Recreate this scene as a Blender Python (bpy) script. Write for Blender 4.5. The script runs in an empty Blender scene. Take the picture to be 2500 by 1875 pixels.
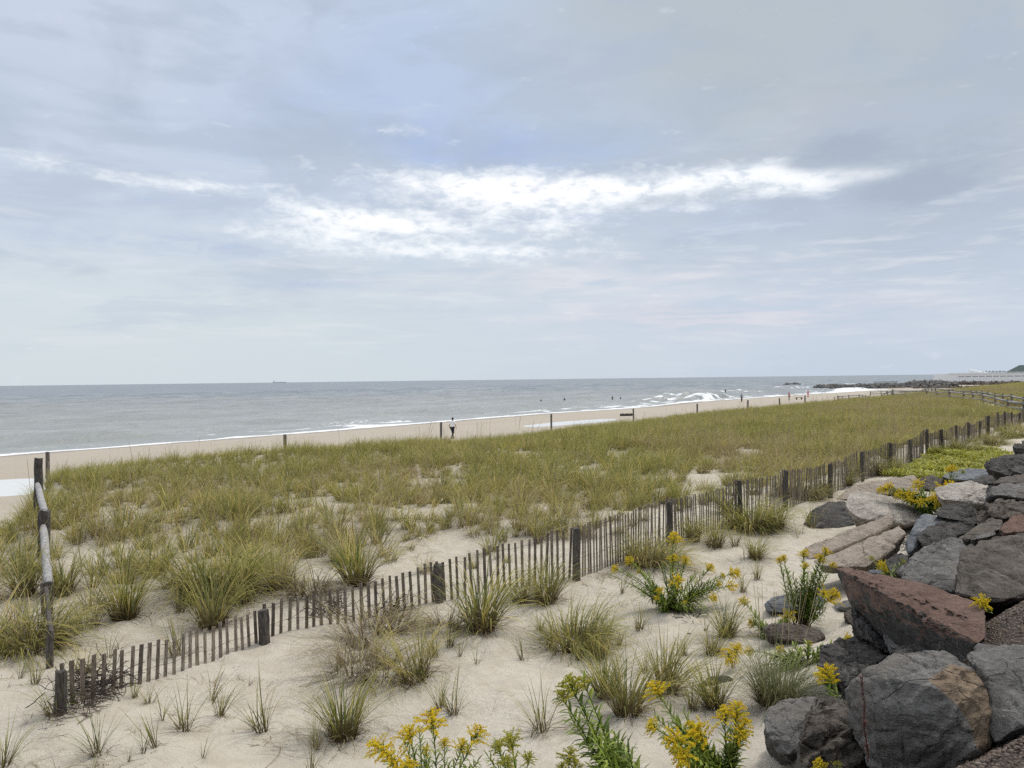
import bpy, bmesh, math, random
import numpy as np
from mathutils import Vector, Matrix, noise as mnoise

# ------------------------------------------------------------------ camera
W, H, F = 2500.0, 1875.0, 1900.0          # photograph size and focal length in its pixels
CAM = Vector((0.0, 0.0, 6.3))             # eye height above the sea
ROLL, PITCH = math.radians(0.70), math.radians(0.33)
_r = Vector((math.cos(ROLL), 0, -math.sin(ROLL)))
_f = Vector((0, math.cos(PITCH), -math.sin(PITCH)))
_r = (_r - _f * _r.dot(_f)).normalized()
_u = _r.cross(_f).normalized()
scene = bpy.context.scene
col = scene.collection
cam_data = bpy.data.cameras.new("camera")
cam_data.sensor_width = 36.0
cam_data.lens = F / W * 36.0
cam_data.clip_start = 0.1
cam_data.clip_end = 60000.0
cam = bpy.data.objects.new("camera", cam_data)
col.objects.link(cam)
cam.matrix_world = Matrix(((_r.x, _u.x, -_f.x, CAM.x), (_r.y, _u.y, -_f.y, CAM.y), (_r.z, _u.z, -_f.z, CAM.z), (0, 0, 0, 1)))
scene.camera = cam

# ------------------------------------------------------------------ light
SUN_EL, SUN_AZ = math.radians(56), math.radians(52)      # azimuth from +Y towards +X
sun_data = bpy.data.lights.new("sun", 'SUN')
sun_data.energy = 2.1
sun_data.angle = math.radians(10)
sun_data.color = (1.0, 0.95, 0.88)
sun = bpy.data.objects.new("sun", sun_data)
col.objects.link(sun)
_d = Vector((math.sin(SUN_AZ) * math.cos(SUN_EL), math.cos(SUN_AZ) * math.cos(SUN_EL), math.sin(SUN_EL)))
sun.rotation_euler = _d.to_track_quat('Z', 'Y').to_euler()
scene.view_settings.view_transform = 'Standard'
scene.view_settings.look = 'None'
scene.view_settings.gamma = 1.0
scene.view_settings.exposure = 0.0
scene.cycles.use_denoising = False
scene.cycles.sample_clamp_indirect = 3.0
scene.cycles.sample_clamp_direct = 6.0
scene.cycles.max_bounces = 6
scene.cycles.transparent_max_bounces = 8
scene.cycles.caustics_reflective = False
scene.cycles.caustics_refractive = False

# ------------------------------------------------------------------ node expressions
class NG:
    """Small expression layer over a node tree."""
    def __init__(s, nt): s.nt = nt
    def new(s, kind, **kw):
        n = s.nt.nodes.new(kind)
        for k, v in kw.items(): setattr(n, k, v)
        return n
    def put(s, sock, v):
        if isinstance(v, E): s.nt.links.new(v.s, sock)
        elif isinstance(v, bpy.types.NodeSocket): s.nt.links.new(v, sock)
        elif v is not None: sock.default_value = v
    def math(s, op, a, b=None, c=None, clamp=False):
        n = s.new('ShaderNodeMath', operation=op, use_clamp=clamp)
        s.put(n.inputs[0], a); s.put(n.inputs[1], b); s.put(n.inputs[2], c)
        return E(s, n.outputs[0])
    def sep(s, v):
        n = s.new('ShaderNodeSeparateXYZ'); s.put(n.inputs[0], v)
        return [E(s, o) for o in n.outputs]
    def comb(s, x, y, z):
        n = s.new('ShaderNodeCombineXYZ')
        for i, v in enumerate((x, y, z)): s.put(n.inputs[i], v)
        return E(s, n.outputs[0])
    def noise(s, vec, scale, detail=4, rough=0.55, dist=0.0, color=False):
        n = s.new('ShaderNodeTexNoise')
        s.put(n.inputs['Vector'], vec); s.put(n.inputs['Scale'], scale); s.put(n.inputs['Detail'], detail)
        s.put(n.inputs['Roughness'], rough); s.put(n.inputs['Distortion'], dist)
        return E(s, n.outputs['Color' if color else 'Fac'])
    def voro(s, vec, scale, feature='F1', out='Distance'):
        n = s.new('ShaderNodeTexVoronoi', feature=feature)
        s.put(n.inputs['Vector'], vec); s.put(n.inputs['Scale'], scale)
        return E(s, n.outputs[out])
    def smooth(s, v, a, b, lo=0.0, hi=1.0):
        n = s.new('ShaderNodeMapRange', interpolation_type='SMOOTHSTEP')
        s.put(n.inputs[0], v)
        for i, x in enumerate((a, b, lo, hi)): s.put(n.inputs[i + 1], x)
        return E(s, n.outputs[0])
    def mix(s, f, a, b, blend='MIX'):
        n = s.new('ShaderNodeMix', data_type='RGBA', blend_type=blend)
        s.put(n.inputs[0], f)
        s.put(n.inputs[6], rgba(a)); s.put(n.inputs[7], rgba(b))
        return E(s, n.outputs[2])
    def vmath(s, op, a, b=None, scale=None):
        n = s.new('ShaderNodeVectorMath', operation=op)
        s.put(n.inputs[0], a); s.put(n.inputs[1], b)
        if scale is not None: s.put(n.inputs['Scale'], scale)
        return E(s, n.outputs[0])
    def attr(s, name, out='Color'):
        n = s.new('ShaderNodeAttribute'); n.attribute_name = name
        return E(s, n.outputs[out])
    def coord(s, out='Object'):
        return E(s, s.new('ShaderNodeTexCoord').outputs[out])
    def pos(s):
        return E(s, s.new('ShaderNodeNewGeometry').outputs['Position'])
    def bump(s, h, strength=1.0, dist=0.02, normal=None):
        n = s.new('ShaderNodeBump'); s.put(n.inputs['Height'], h)
        s.put(n.inputs['Strength'], strength); s.put(n.inputs['Distance'], dist)
        if normal is not None: s.put(n.inputs['Normal'], normal)
        return E(s, n.outputs[0])
def rgba(c):
    return (*c, 1.0) if isinstance(c, tuple) and len(c) == 3 else c
class E:
    def __init__(s, g, sock): s.g, s.s = g, sock
    def __add__(s, o): return s.g.math('ADD', s, o)
    __radd__ = __add__
    def __mul__(s, o): return s.g.math('MULTIPLY', s, o)
    __rmul__ = __mul__
    def __sub__(s, o): return s.g.math('SUBTRACT', s, o)
    def __rsub__(s, o): return s.g.math('SUBTRACT', o, s)
    def __truediv__(s, o): return s.g.math('DIVIDE', s, o)
    def clamp(s): return s.g.math('ADD', s, 0.0, clamp=True)

def material(name, build):
    m = bpy.data.materials.new(name); m.use_nodes = True
    nt = m.node_tree; g = NG(nt)
    b = nt.nodes['Principled BSDF']
    b.inputs['Specular IOR Level'].default_value = 0.3
    b.inputs['Roughness'].default_value = 0.85
    build(g, b)
    return m

# ------------------------------------------------------------------ world: hazy daylight under broken cloud
world = bpy.data.worlds.new("World"); scene.world = world; world.use_nodes = True
def build_world():
    nt = world.node_tree; g = NG(nt)
    bg = nt.nodes['Background']
    sky = g.new('ShaderNodeTexSky', sky_type='NISHITA')
    sky.sun_disc = False; sky.sun_elevation = SUN_EL; sky.sun_rotation = SUN_AZ
    sky.air_density = 1.0; sky.dust_density = 2.0; sky.ozone_density = 1.5
    d = g.coord('Generated')
    x, y, z = g.sep(d)
    az = g.math('ARCTAN2', x, y) * 57.29578
    el = g.math('ARCSINE', z) * 57.29578
    zz = g.math('MAXIMUM', z, 0.0) + 0.10
    px, py = x / zz, y / zz                                 # flat cloud deck
    pl = g.comb(px, py, 0.0)
    wob = g.noise(pl, 0.7, 3, 0.5, color=True)
    plw = g.vmath('ADD', pl, g.vmath('SCALE', g.vmath('SUBTRACT', wob, (0.5, 0.5, 0.5)), scale=1.1))
    n1 = g.noise(plw, 0.85, 5, 0.52)                        # broad sheets
    n2 = g.noise(g.comb(az * 0.55, el * 1.9, 3.0), 0.16, 6, 0.6, 0.6)   # streaky broken cloud near the horizon
    n3 = g.noise(g.comb(az * 0.8, el * 2.0, 9.0), 0.55, 6, 0.62, 0.4)
    def blob(a, e, wa, we, tilt=0.0):                       # soft ellipse on the sky, degrees
        u = (az - a) / wa
        v = (el - e - (az - a) * tilt) / we
        return g.math('POWER', 2.71828, (u * u + v * v) * -1.0)
    up = g.smooth(el, 3.0, 20.0)
    n4 = g.noise(g.comb(az * 0.35, el * 2.6, 21.0), 0.45, 5, 0.6, 0.5)       # thin horizontal streaks
    n5 = g.noise(g.comb(az * 0.9, el * 1.6, 33.0), 0.10, 4, 0.55, 0.8)       # large soft forms
    low = g.mix(g.smooth(az + (n2 - 0.5) * 30.0, -26.0, 30.0), (0.635, 0.695, 0.725), (0.55, 0.62, 0.72))
    high = g.mix(g.smooth(az + (n1 - 0.5) * 34.0, -8.0, 16.0), (0.53, 0.605, 0.73), (0.455, 0.505, 0.54))
    c = g.mix(up, low, high)
    # blue showing faintly through the thin sheet
    c = g.mix((blob(-10.0, 18.0, 10.0, 3.6) * 0.75 + blob(-6.0, 24.0, 7.0, 3.5) * 0.3 + blob(1.0, 16.3, 14.0, 1.6) * 0.75) * g.smooth(n1 * .5 + n2 * .5, 0.34, 0.56), c, (0.41, 0.51, 0.73))
    c = g.mix(blob(-28.0, 22.0, 12.0, 7.0) * 0.5, c, (0.62, 0.655, 0.75))
    c = g.mix(g.smooth(n1, 0.50, 0.72) * up * g.smooth(az, 10.0, -10.0) * 0.45, c, (0.68, 0.72, 0.785))
    c = g.mix(g.smooth(n1 * 0.5 + n5 * 0.5, 0.50, 0.36) * up * 0.55, c, (0.40, 0.46, 0.555))
    c = g.mix(blob(29.0, 12.0, 10.0, 7.0) * 0.6, c, (0.41, 0.46, 0.54))
    c = g.mix(g.smooth(n5, 0.50, 0.68) * g.smooth(az, 4.0, 22.0) * up * 0.35, c, (0.52, 0.525, 0.575))
    # soft streaks between 2 and 14 degrees
    n7 = g.noise(g.comb(az * 0.4, el * 1.5, 77.0), 0.20, 5, 0.58, 0.25)
    c = g.mix(g.smooth(n7, 0.53, 0.38) * g.smooth(el, 2.0, 9.0) * 0.5, c, (0.43, 0.49, 0.59))
    c = g.mix(g.smooth(n7, 0.54, 0.68) * g.smooth(el, 24.0, 12.0) * 0.25, c, (0.70, 0.735, 0.775))
    band = g.smooth(el, 0.8, 4.0) * g.smooth(el, 17.0, 12.0)
    c = g.mix(g.smooth(n4, 0.50, 0.70) * band * 0.38, c, (0.77, 0.79, 0.81))
    c = g.mix(g.smooth(n4 * 0.5 + n2 * 0.5, 0.49, 0.36) * band * 0.45, c, (0.52, 0.58, 0.69))
    c = g.mix(blob(6.0, 7.2, 14.0, 1.2) * g.smooth(n4, 0.35, 0.6) * 0.45, c, (0.80, 0.745, 0.765))
    c = g.mix(blob(15.0, 4.4, 13.0, 1.3) * g.smooth(n4, 0.35, 0.6) * 0.55, c, (0.73, 0.68, 0.73))
    c = g.mix((blob(-24.0, 12.2, 9.0, 0.7) + blob(-26.0, 9.5, 10.0, 1.0) + blob(-14.5, 6.9, 5.0, 0.35) + blob(-20.0, 9.2, 3.0, 0.6) + blob(4.0, 11.7, 5.0, 0.5) + blob(14.0, 11.3, 9.0, 1.5)) * g.smooth(n3 * .5 + n4 * .5, 0.36, 0.60) * 0.75, c, (0.49, 0.555, 0.69))
    # bright breaks, ragged at the rim, with grey scraps inside
    bias = (blob(-3.0, 14.2, 9.0, 0.9, -0.030) * 0.27 + blob(1.5, 13.0, 9.5, 1.5, 0.0) * 0.36 + blob(9.0, 13.7, 9.0, 0.8, 0.02) * 0.17
            + blob(17.5, 13.9, 6.5, 1.1, 0.0) * 0.26 + blob(21.5, 12.9, 4.0, 0.9) * 0.24 + blob(25.6, 13.1, 1.8, 0.4) * 0.26 + blob(-13.0, 12.0, 5.5, 0.9, -0.13) * 0.23
            + blob(-7.5, 11.2, 5.5, 0.8, -0.07) * 0.24 + blob(-14.0, 10.6, 6.5, 1.1) * 0.24 + blob(-6.0, 9.3, 9.0, 0.9, -0.03) * 0.24 + blob(2.0, 9.2, 5.0, 0.7) * 0.15
            + blob(3.0, 10.8, 4.5, 0.8) * 0.20 + blob(-31.0, 13.8, 6.0, 0.6, -0.06) * 0.16 + blob(-23.0, 13.2, 6.0, 0.5) * 0.17 + blob(-8.0, 17.6, 3.0, 0.5) * 0.16
            + blob(0.3, 15.1, 2.0, 0.3) * 0.16 + blob(13.5, 11.9, 1.4, 0.3) * 0.2)
    n6 = g.noise(g.comb(az * 0.75, el * 1.7, 55.0), 1.3, 5, 0.6, 0.3)
    tex = n3 * 0.55 + n6 * 0.30 + n4 * 0.15
    m = g.smooth(tex + bias, 0.56, 0.86)
    c = g.mix(m * 0.80, c, (0.88, 0.91, 0.93))
    c = g.mix(g.smooth(tex + bias, 0.74, 0.96), c, (0.995, 0.985, 0.98))
    sh = g.smooth(n6 * 0.6 + n3 * 0.4, 0.50, 0.36) * g.smooth(bias, 0.04, 0.16)
    c = g.mix(sh * 0.55, c, (0.60, 0.66, 0.745))
    # dark cloud knots on the right of the bright break
    dk = g.smooth(blob(23.4, 14.9, 2.9, 1.25) * 1.1 + blob(20.8, 14.3, 1.6, 0.5) * 0.7 + blob(27.5, 12.0, 4.2, 1.3) * 1.0 + blob(30.0, 14.0, 5.0, 2.0) * 0.5 + (n3 * .5 + n6 * .5 - 0.5) * 1.6, 0.10, 1.05)
    c = g.mix(dk * g.smooth(az, 14.0, 18.0) * 0.85, c, (0.375, 0.43, 0.51))
    c = g.vmath('MULTIPLY', c, (1.065, 1.08, 1.10))
    # brighter overhead (as any overcast is) and the real sky's tint mixed in
    over = g.smooth(el, 27.0, 75.0)
    c = g.mix(over, c, (1.50, 1.50, 1.52))
    c = g.mix(g.smooth(el, -0.3, -3.0), c, (0.32, 0.32, 0.30))
    nish = g.vmath('SCALE', sky.outputs[0], scale=0.11)
    c = g.mix(0.06, c, nish)
    g.put(bg.inputs[0], c)
    bg.inputs[1].default_value = 1.0
build_world()
world.cycles.sampling_method = 'MANUAL'
world.cycles.sample_map_resolution = 512

# ------------------------------------------------------------------ geometry helpers
def tag(o, label=None, cat=None, group=None, kind=None):
    if label: o['label'] = label
    if cat: o['category'] = cat
    if group: o['group'] = group
    if kind: o['kind'] = kind
    return o
def link(name, me, mat=None, parent=None, loc=None):
    o = bpy.data.objects.new(name, me); col.objects.link(o)
    if mat is not None and me is not None:
        for m in (mat if isinstance(mat, (list, tuple)) else [mat]): me.materials.append(m)
    if parent is not None: o.parent = parent
    if loc is not None: o.location = loc
    return o
def empty(name, loc=(0, 0, 0), rz=0.0):
    o = bpy.data.objects.new(name, None); col.objects.link(o)
    o.location = loc; o.rotation_euler = (0, 0, rz); o.empty_display_size = 0.2
    return o
class MB:
    """collects shapes, builds one mesh object; vertices may carry a colour"""
    def __init__(s): s.v, s.f, s.c = [], [], []
    def add(s, verts, faces, c=None):
        b = len(s.v); s.v += [tuple(p) for p in verts]
        s.f += [tuple(b + i for i in f) for f in faces]
        s.c += [c or (1, 1, 1)] * len(verts)
    def box(s, c, size, rot=None, taper=1.0, color=None):
        hx, hy, hz = (q / 2 for q in size); vs = []
        for k in (-1, 1):
            t = taper if k > 0 else 1.0
            for a, b in ((-1, -1), (1, -1), (1, 1), (-1, 1)):
                p = Vector((a * hx * t, b * hy * t, k * hz))
                if rot is not None: p = rot @ p
                vs.append(p + Vector(c))
        s.add(vs, [(3, 2, 1, 0), (4, 5, 6, 7), (0, 1, 5, 4), (1, 2, 6, 5), (2, 3, 7, 6), (3, 0, 4, 7)], color)
    def tube(s, pts, rad, n=8, color=None, cap=True, jit=0.0, seed=0):
        rr = random.Random(seed); pts = [Vector(p) for p in pts]; rings = []; vs = []; fs = []
        if not isinstance(rad, (list, tuple)): rad = [rad] * len(pts)
        up = Vector((0.31, 0.17, 0.93))
        prof = [1 + rr.uniform(-jit, jit) for _ in range(n)]
        for i, p in enumerate(pts):
            t = (pts[min(i + 1, len(pts) - 1)] - pts[max(i - 1, 0)]).normalized()
            a = t.cross(up)
            if a.length < 0.05: a = t.cross(Vector((1, 0, 0)))
            a.normalize(); b = t.cross(a)
            for k in range(n):
                an = 2 * math.pi * k / n
                vs.append(p + (a * math.cos(an) + b * math.sin(an)) * rad[i] * prof[k] * (1 + rr.uniform(-jit, jit) * .5))
        for i in range(len(pts) - 1):
            for k in range(n):
                k2 = (k + 1) % n
                fs.append((i * n + k, i * n + k2, (i + 1) * n + k2, (i + 1) * n + k))
        if cap:
            fs.append(tuple(reversed(range(n)))); fs.append(tuple((len(pts) - 1) * n + k for k in range(n)))
        s.add(vs, fs, color)
    def mesh(s, name, smooth=False):
        me = bpy.data.meshes.new(name); me.from_pydata(s.v, [], s.f); me.update()
        ca = me.color_attributes.new('col', 'FLOAT_COLOR', 'POINT')
        ca.data.foreach_set('color', np.array([(*c, 1.0) for c in s.c], dtype=np.float32).ravel())
        if smooth: me.polygons.foreach_set('use_smooth', [True] * len(me.polygons))
        return me
    def build(s, name, mat, parent=None, smooth=False, loc=None):
        return link(name, s.mesh(name, smooth), mat, parent, loc)
def np_mesh(name, V, Fq, colr=None, smooth=False):
    me = bpy.data.meshes.new(name)
    k = Fq.shape[1]
    me.vertices.add(len(V)); me.vertices.foreach_set('co', V.astype(np.float32).ravel())
    me.loops.add(Fq.size); me.loops.foreach_set('vertex_index', Fq.astype(np.int32).ravel())
    me.polygons.add(len(Fq)); me.polygons.foreach_set('loop_start', (np.arange(len(Fq)) * k).astype(np.int32))
    me.polygons.foreach_set('loop_total', np.full(len(Fq), k, dtype=np.int32))
    if smooth: me.polygons.foreach_set('use_smooth', np.ones(len(Fq), dtype=bool))
    me.update(calc_edges=True)
    if colr is not None:
        ca = me.color_attributes.new('col', 'FLOAT_COLOR', 'POINT')
        c4 = np.ones((len(V), 4), dtype=np.float32); c4[:, :3] = colr
        ca.data.foreach_set('color', c4.ravel())
    return me

# coast frame: s runs along the shore, n towards the sea
TH = math.radians(39.0)
SX, SY = math.sin(TH), math.cos(TH)
def ns(x, y): return -SY * x + SX * y, SX * x + SY * y
def xy(n, s): return -SY * n + SX * s, SX * n + SY * s

def _hash(ix, iy, seed):
    h = (ix.astype(np.int64) * 374761393 + iy.astype(np.int64) * 668265263 + seed * 1442695041) & 0xffffffff
    h = ((h ^ (h >> 13)) * 1274126177) & 0xffffffff
    return ((h ^ (h >> 16)) & 0xffff) / 65535.0
def vnoise(x, y, seed=0):
    x = np.asarray(x, float); y = np.asarray(y, float)
    ix, iy = np.floor(x), np.floor(y); fx, fy = x - ix, y - iy
    fx = fx * fx * (3 - 2 * fx); fy = fy * fy * (3 - 2 * fy)
    a = _hash(ix, iy, seed); b = _hash(ix + 1, iy, seed); c = _hash(ix, iy + 1, seed); d = _hash(ix + 1, iy + 1, seed)
    return (a * (1 - fx) + b * fx) * (1 - fy) + (c * (1 - fx) + d * fx) * fy
def fbm(x, y, seed=0, oct=4):
    t, a, k = 0.0, 0.5, 1.0
    for i in range(oct):
        t = t + a * (vnoise(x * k + 17.3 * i, y * k - 9.1 * i, seed + i) - 0.5); a *= 0.5; k *= 2.03
    return t * 2
def sst(x, a, b):
    t = np.clip((x - a) / (b - a), 0, 1); return t * t * (3 - 2 * t)

PN = [-400, -5, 0.7, 0.95, 1.5, 2.2, 3.0, 4.4, 9, 28, 30.5, 36, 50, 62, 75, 84, 100, 140, 600]
PZ = [4.62, 4.62, 4.60, 4.40, 3.90, 3.45, 3.15, 3.0, 3.0, 3.0, 2.85, 1.35, 1.02, 1.15, 0.45, 0.0, -1.2, -4, -14]
SH_S = [-400, 25, 58, 112, 145, 179, 247, 372, 392, 520, 900]
SH_D = [-4, -4, -3, 1, -1, 5, 6, 2, 34, 44, 30]
MOUNDS = []
_rm = random.Random(12)
for _ in range(90):      # old footprints and wind scoops in the open sand
    _n, _s = _rm.uniform(2.6, 9.5), _rm.uniform(0.5, 15)
    MOUNDS.append((_n, _s, _rm.uniform(.07, .13), -_rm.uniform(.012, .035)))
for _ in range(50):
    MOUNDS.append((_rm.uniform(2.6, 13), _rm.uniform(0.5, 18), _rm.uniform(.2, .5), _rm.uniform(.02, .07)))
POOLS = [(*ns(7.0, 94.5), 2.0, 8.0, 0.40), (*ns(-27.0, 41.5), 4.0, 3.5, 0.5)]
def ground_z(n, s, fine=True):
    n = np.asarray(n, float); s = np.asarray(s, float)
    d = np.interp(s, SH_S, SH_D)
    ne = np.where(n > 45, 45 + (n - 45) * 39.0 / (39.0 + d), n)
    edge = np.interp(s, [3.5, 3.9, 4.4, 5.1, 5.6, 6.5, 7.0, 7.6, 9], [0.60, 0.52, 0.36, 0.36, 0.58, 0.66, 0.62, 0.50, 0.42])
    ne = np.where(n < 3, n + (0.7 - edge) * (1 - sst(n, 1.2, 3.0)), ne)
    z = np.interp(ne, PN, PZ)
    dune = sst(n, 3.6, 6.0) * (1 - sst(n, 31, 37))
    z = z + dune * (fbm(n / 6.5, s / 7.5, 3, 3) * 0.34)
    crest = np.interp(s, [10, 20, 26, 33, 42, 60, 100, 300], [3.25, 3.20, 3.08, 2.72, 2.86, 2.95, 3.0, 3.0])
    wc = sst(n, 21, 27) * (1 - sst(n, 31, 34))
    z = np.where(n < 34, z * (1 - wc) + (crest + 0.2 * fbm(n / 4, s / 4, 4, 2) - np.maximum(0, n - 29) * 0.12) * wc, z)
    # the dune line wanders a little and a sandy path dips away on the near side
    se = np.interp(n, [6, 8, 13, 17, 20, 24, 30, 36, 45], [-1.5, -0.5, 2.8, 4.4, 6.4, 8.7, 11.0, 13.4, 17])
    wb = np.interp(n, [16, 24], [2.5, 1.2])
    f = (1 - sst(s, se - wb, se + wb * 0.4)) * sst(n, 9, 14)
    vz = np.interp(n, [8, 14, 22, 28, 34, 50], [3.0, 2.7, 2.0, 1.45, 1.15, 1.0])
    z = np.where(n < 50, z * (1 - f) + np.minimum(z, vz) * f, z)
    if fine:
        w = sst(n, 1.5, 4.5)
        z = z + w * np.where(n < 34, 1, 0.35) * (fbm(n / 1.3, s / 1.6, 11, 4) * 0.14 + np.where(n < 14, fbm(n / 0.28, s / 0.33, 21, 2) * 0.034, 0))
    for pn, ps, wn, wl, dep in POOLS:
        z = z - dep * np.exp(-((n - pn) / wn) ** 2 - ((s - ps) / wl) ** 2)
    return z
def gz(x, y):
    n, s = ns(x, y); return float(ground_z(n, s))
def ray(px, py):
    return (_f * F + _r * (px - W / 2) - _u * (py - H / 2)).normalized()
def at(px, py, Y):
    """the point on that sight line whose depth along +Y is Y"""
    d = ray(px, py); return CAM + d * (Y / d.y)
def ground(px, py, zoff=0.0):
    """where that sight line meets the ground"""
    d = ray(px, py)
    t = np.concatenate([np.linspace(2, 60, 2400), np.linspace(60, 900, 6000)[1:]])
    x, y, z = CAM.x + d.x * t, CAM.y + d.y * t, CAM.z + d.z * t
    n, s = ns(x, y)
    g = ground_z(n, s) + zoff
    i = int(np.argmax(z < g)) if (z < g).any() else len(t) - 1
    return Vector((x[i], y[i], g[i] - zoff))
def proj(p):
    q = Vector(p) - CAM
    return (W / 2 + F * q.dot(_r) / q.dot(_f), H / 2 - F * q.dot(_u) / q.dot(_f))
# ------------------------------------------------------------------ ground, sea, pools
def grid_mesh(name, N, S, zf, smooth=True):
    nn, ss = np.meshgrid(N, S, indexing='ij')
    x, y = xy(nn, ss)
    V = np.stack([x, y, zf(nn, ss)], -1).reshape(-1, 3)
    a, b = len(N), len(S)
    i = np.arange(a * b).reshape(a, b)
    Fq = np.stack([i[:-1, :-1], i[:-1, 1:], i[1:, 1:], i[1:, :-1]], -1).reshape(-1, 4)
    return np_mesh(name, V, Fq, smooth=smooth), nn, ss
def steps(*segs):
    out = []
    for a, b, d in segs: out.append(np.arange(a, b, d))
    out.append([segs[-1][1]])
    return np.concatenate(out)
gN = steps((-400, -10, 30), (-10, 0, 1), (0, 14, 0.07), (14, 38, 0.25), (38, 80, 1.0), (80, 140, 3), (140, 600, 40))
gS = steps((-400, -20, 20), (-20, -3, 0.5), (-3, 20, 0.08), (20, 45, 0.2), (45, 140, 0.8), (140, 460, 2.5), (460, 2400, 40))
me, nn, ss = grid_mesh('sand', gN, gS, lambda n, s: ground_z(n, s) + sum(h * np.exp(-((n - a) ** 2 + (s - b) ** 2) / r ** 2) for a, b, r, h in MOUNDS))
def sand_mat(g, b):
    p = g.pos(); x, y, z = g.sep(p)
    n = x * -SY + y * SX
    big = g.noise(p, 0.45, 4, 0.6); mid = g.noise(p, 3.2, 5, 0.6); fin = g.noise(p, 60.0, 3, 0.7); grain = g.noise(p, 420.0, 2, 0.8)
    c = g.mix(big, (0.475, 0.43, 0.355), (0.575, 0.53, 0.45))
    c = g.mix(g.smooth(mid, 0.40, 0.62) * 0.5, c, (0.42, 0.37, 0.295))
    c = g.mix(g.smooth(grain, 0.45, 0.75) * 0.30, c, (0.24, 0.19, 0.14))
    c = g.mix(g.smooth(fin, 0.60, 0.72) * 0.22, c, (0.30, 0.24, 0.17))
    # beach: a shade warmer, darker where the wash has wetted it
    beach = g.smooth(n, 33.0, 38.0)
    c = g.mix(beach, c, g.mix(g.noise(g.comb(n * 0.25, (x + y) * 0.03, 0.0), 1.0, 4), (0.385, 0.34, 0.28), (0.46, 0.41, 0.34)))
    wet = g.smooth(z + (big - 0.5) * 0.25, 0.42, 0.10)
    c = g.mix(wet * beach, c, (0.27, 0.23, 0.185))
    g.put(b.inputs['Base Color'], c)
    g.put(b.inputs['Roughness'], 0.95 - wet * beach * 0.55)
    b.inputs['Specular IOR Level'].default_value = 0.15
    h = g.noise(p, 4.5, 4, 0.65) * 1.0 + g.noise(p, 17.0, 4, 0.65) * 0.35 + fin * 0.12 + grain * 0.03
    g.put(b.inputs['Normal'], g.bump(h, 0.75, 0.10))
M_sand = material('sand', sand_mat)
tag(link('sand_ground', me, M_sand), kind='structure')

# sea ---------------------------------------------------------------
def wl(s): return 45 + 39.0 * (39.0 + np.interp(s, SH_S, SH_D)) / 39.0     # n of the waterline
BRK = []     # breakers: n, s, half length, half width, height
def brk(px, py, half, wid, h):
    d = ray(px, py); t = -CAM.z / d.z; p = CAM + d * t; a, b = ns(p.x, p.y)
    BRK.append((a, b, half, wid, h))
brk(1640, 976, 7.0, 1.7, 0.9); brk(1682, 976, 8.0, 1.9, 1.45); brk(1714, 976, 8.0, 1.9, 1.5); brk(1750, 973, 10.0, 1.8, 1.35); brk(1600, 979, 14.0, 2.2, 0.86)
brk(1800, 958, 22.0, 3.0, 0.9); brk(1560, 975, 20.0, 3.0, 0.45); brk(330, 1062, 8.0, 2.6, 0.62); brk(250, 1072, 7.0, 2.4, 0.4)
brk(560, 1040, 12.0, 2.8, 0.45); brk(1000, 1007, 16.0, 3.0, 0.45); brk(1120, 1016, 9.0, 2.2, 0.35); brk(1930, 948, 40.0, 3.5, 1.0)
brk(2080, 955, 24.0, 4.0, 1.5); brk(700, 1022, 18.0, 3, 0.3); brk(1400, 985, 18, 3, 0.4)
def sea_z(n, s):
    fade = 1 - sst(n, 430, 560)
    w = wl(s)
    near = sst(n, w + 1, w + 16)
    ph = fbm(s / 40, n / 60, 5, 3) * 5
    z = 0.16 * np.sin(n / 2.6 + ph + 1.5 * fbm(s / 9, n / 9, 6, 2)) * (0.4 + 0.9 * vnoise(s / 14, n / 10, 7))
    z = z + 0.22 * np.sin(n / 6.1 + ph * 1.3) * (0.2 + 1.2 * vnoise(s / 30, n / 16, 8)) + 0.42 * fbm(n / 1.7, s / 5.5, 9, 2) + 0.60 * fbm(n / 4.5, s / 14, 10, 2) + sst(n, 150, 300) * 0.9 * fbm(n / 9, s / 26, 12, 3)
    z = z * fade * (0.12 + 0.88 * near)
    for a, b, hl, hw, h in BRK:
        u = (n - a - 0.8 * fbm(s / 3.0, s * 0 + a, 31, 2))
        prof = np.where(u < 0, np.exp(-(u / (hw * 0.55)) ** 2), np.exp(-(u / (hw * 1.9)) ** 2))
        z = z + h * prof * np.exp(-(np.abs(s - b) / hl) ** 3.0)
    return z
sN = steps((72, 170, 0.42), (170, 300, 0.8), (300, 560, 1.8), (560, 700, 8), (700, 3000, 100), (3000, 40000, 2500))
sS = steps((-42000, -3000, 3000), (-3000, -200, 100), (-200, 0, 10), (0, 130, 0.9), (130, 240, 0.7), (240, 420, 1.6), (420, 1200, 12), (1200, 4000, 100), (4000, 42000, 3000))
me, nn, ss = grid_mesh('sea', sN, sS, lambda n, s: np.where((np.abs(s) > 1300), 0, sea_z(n, s)))
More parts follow.
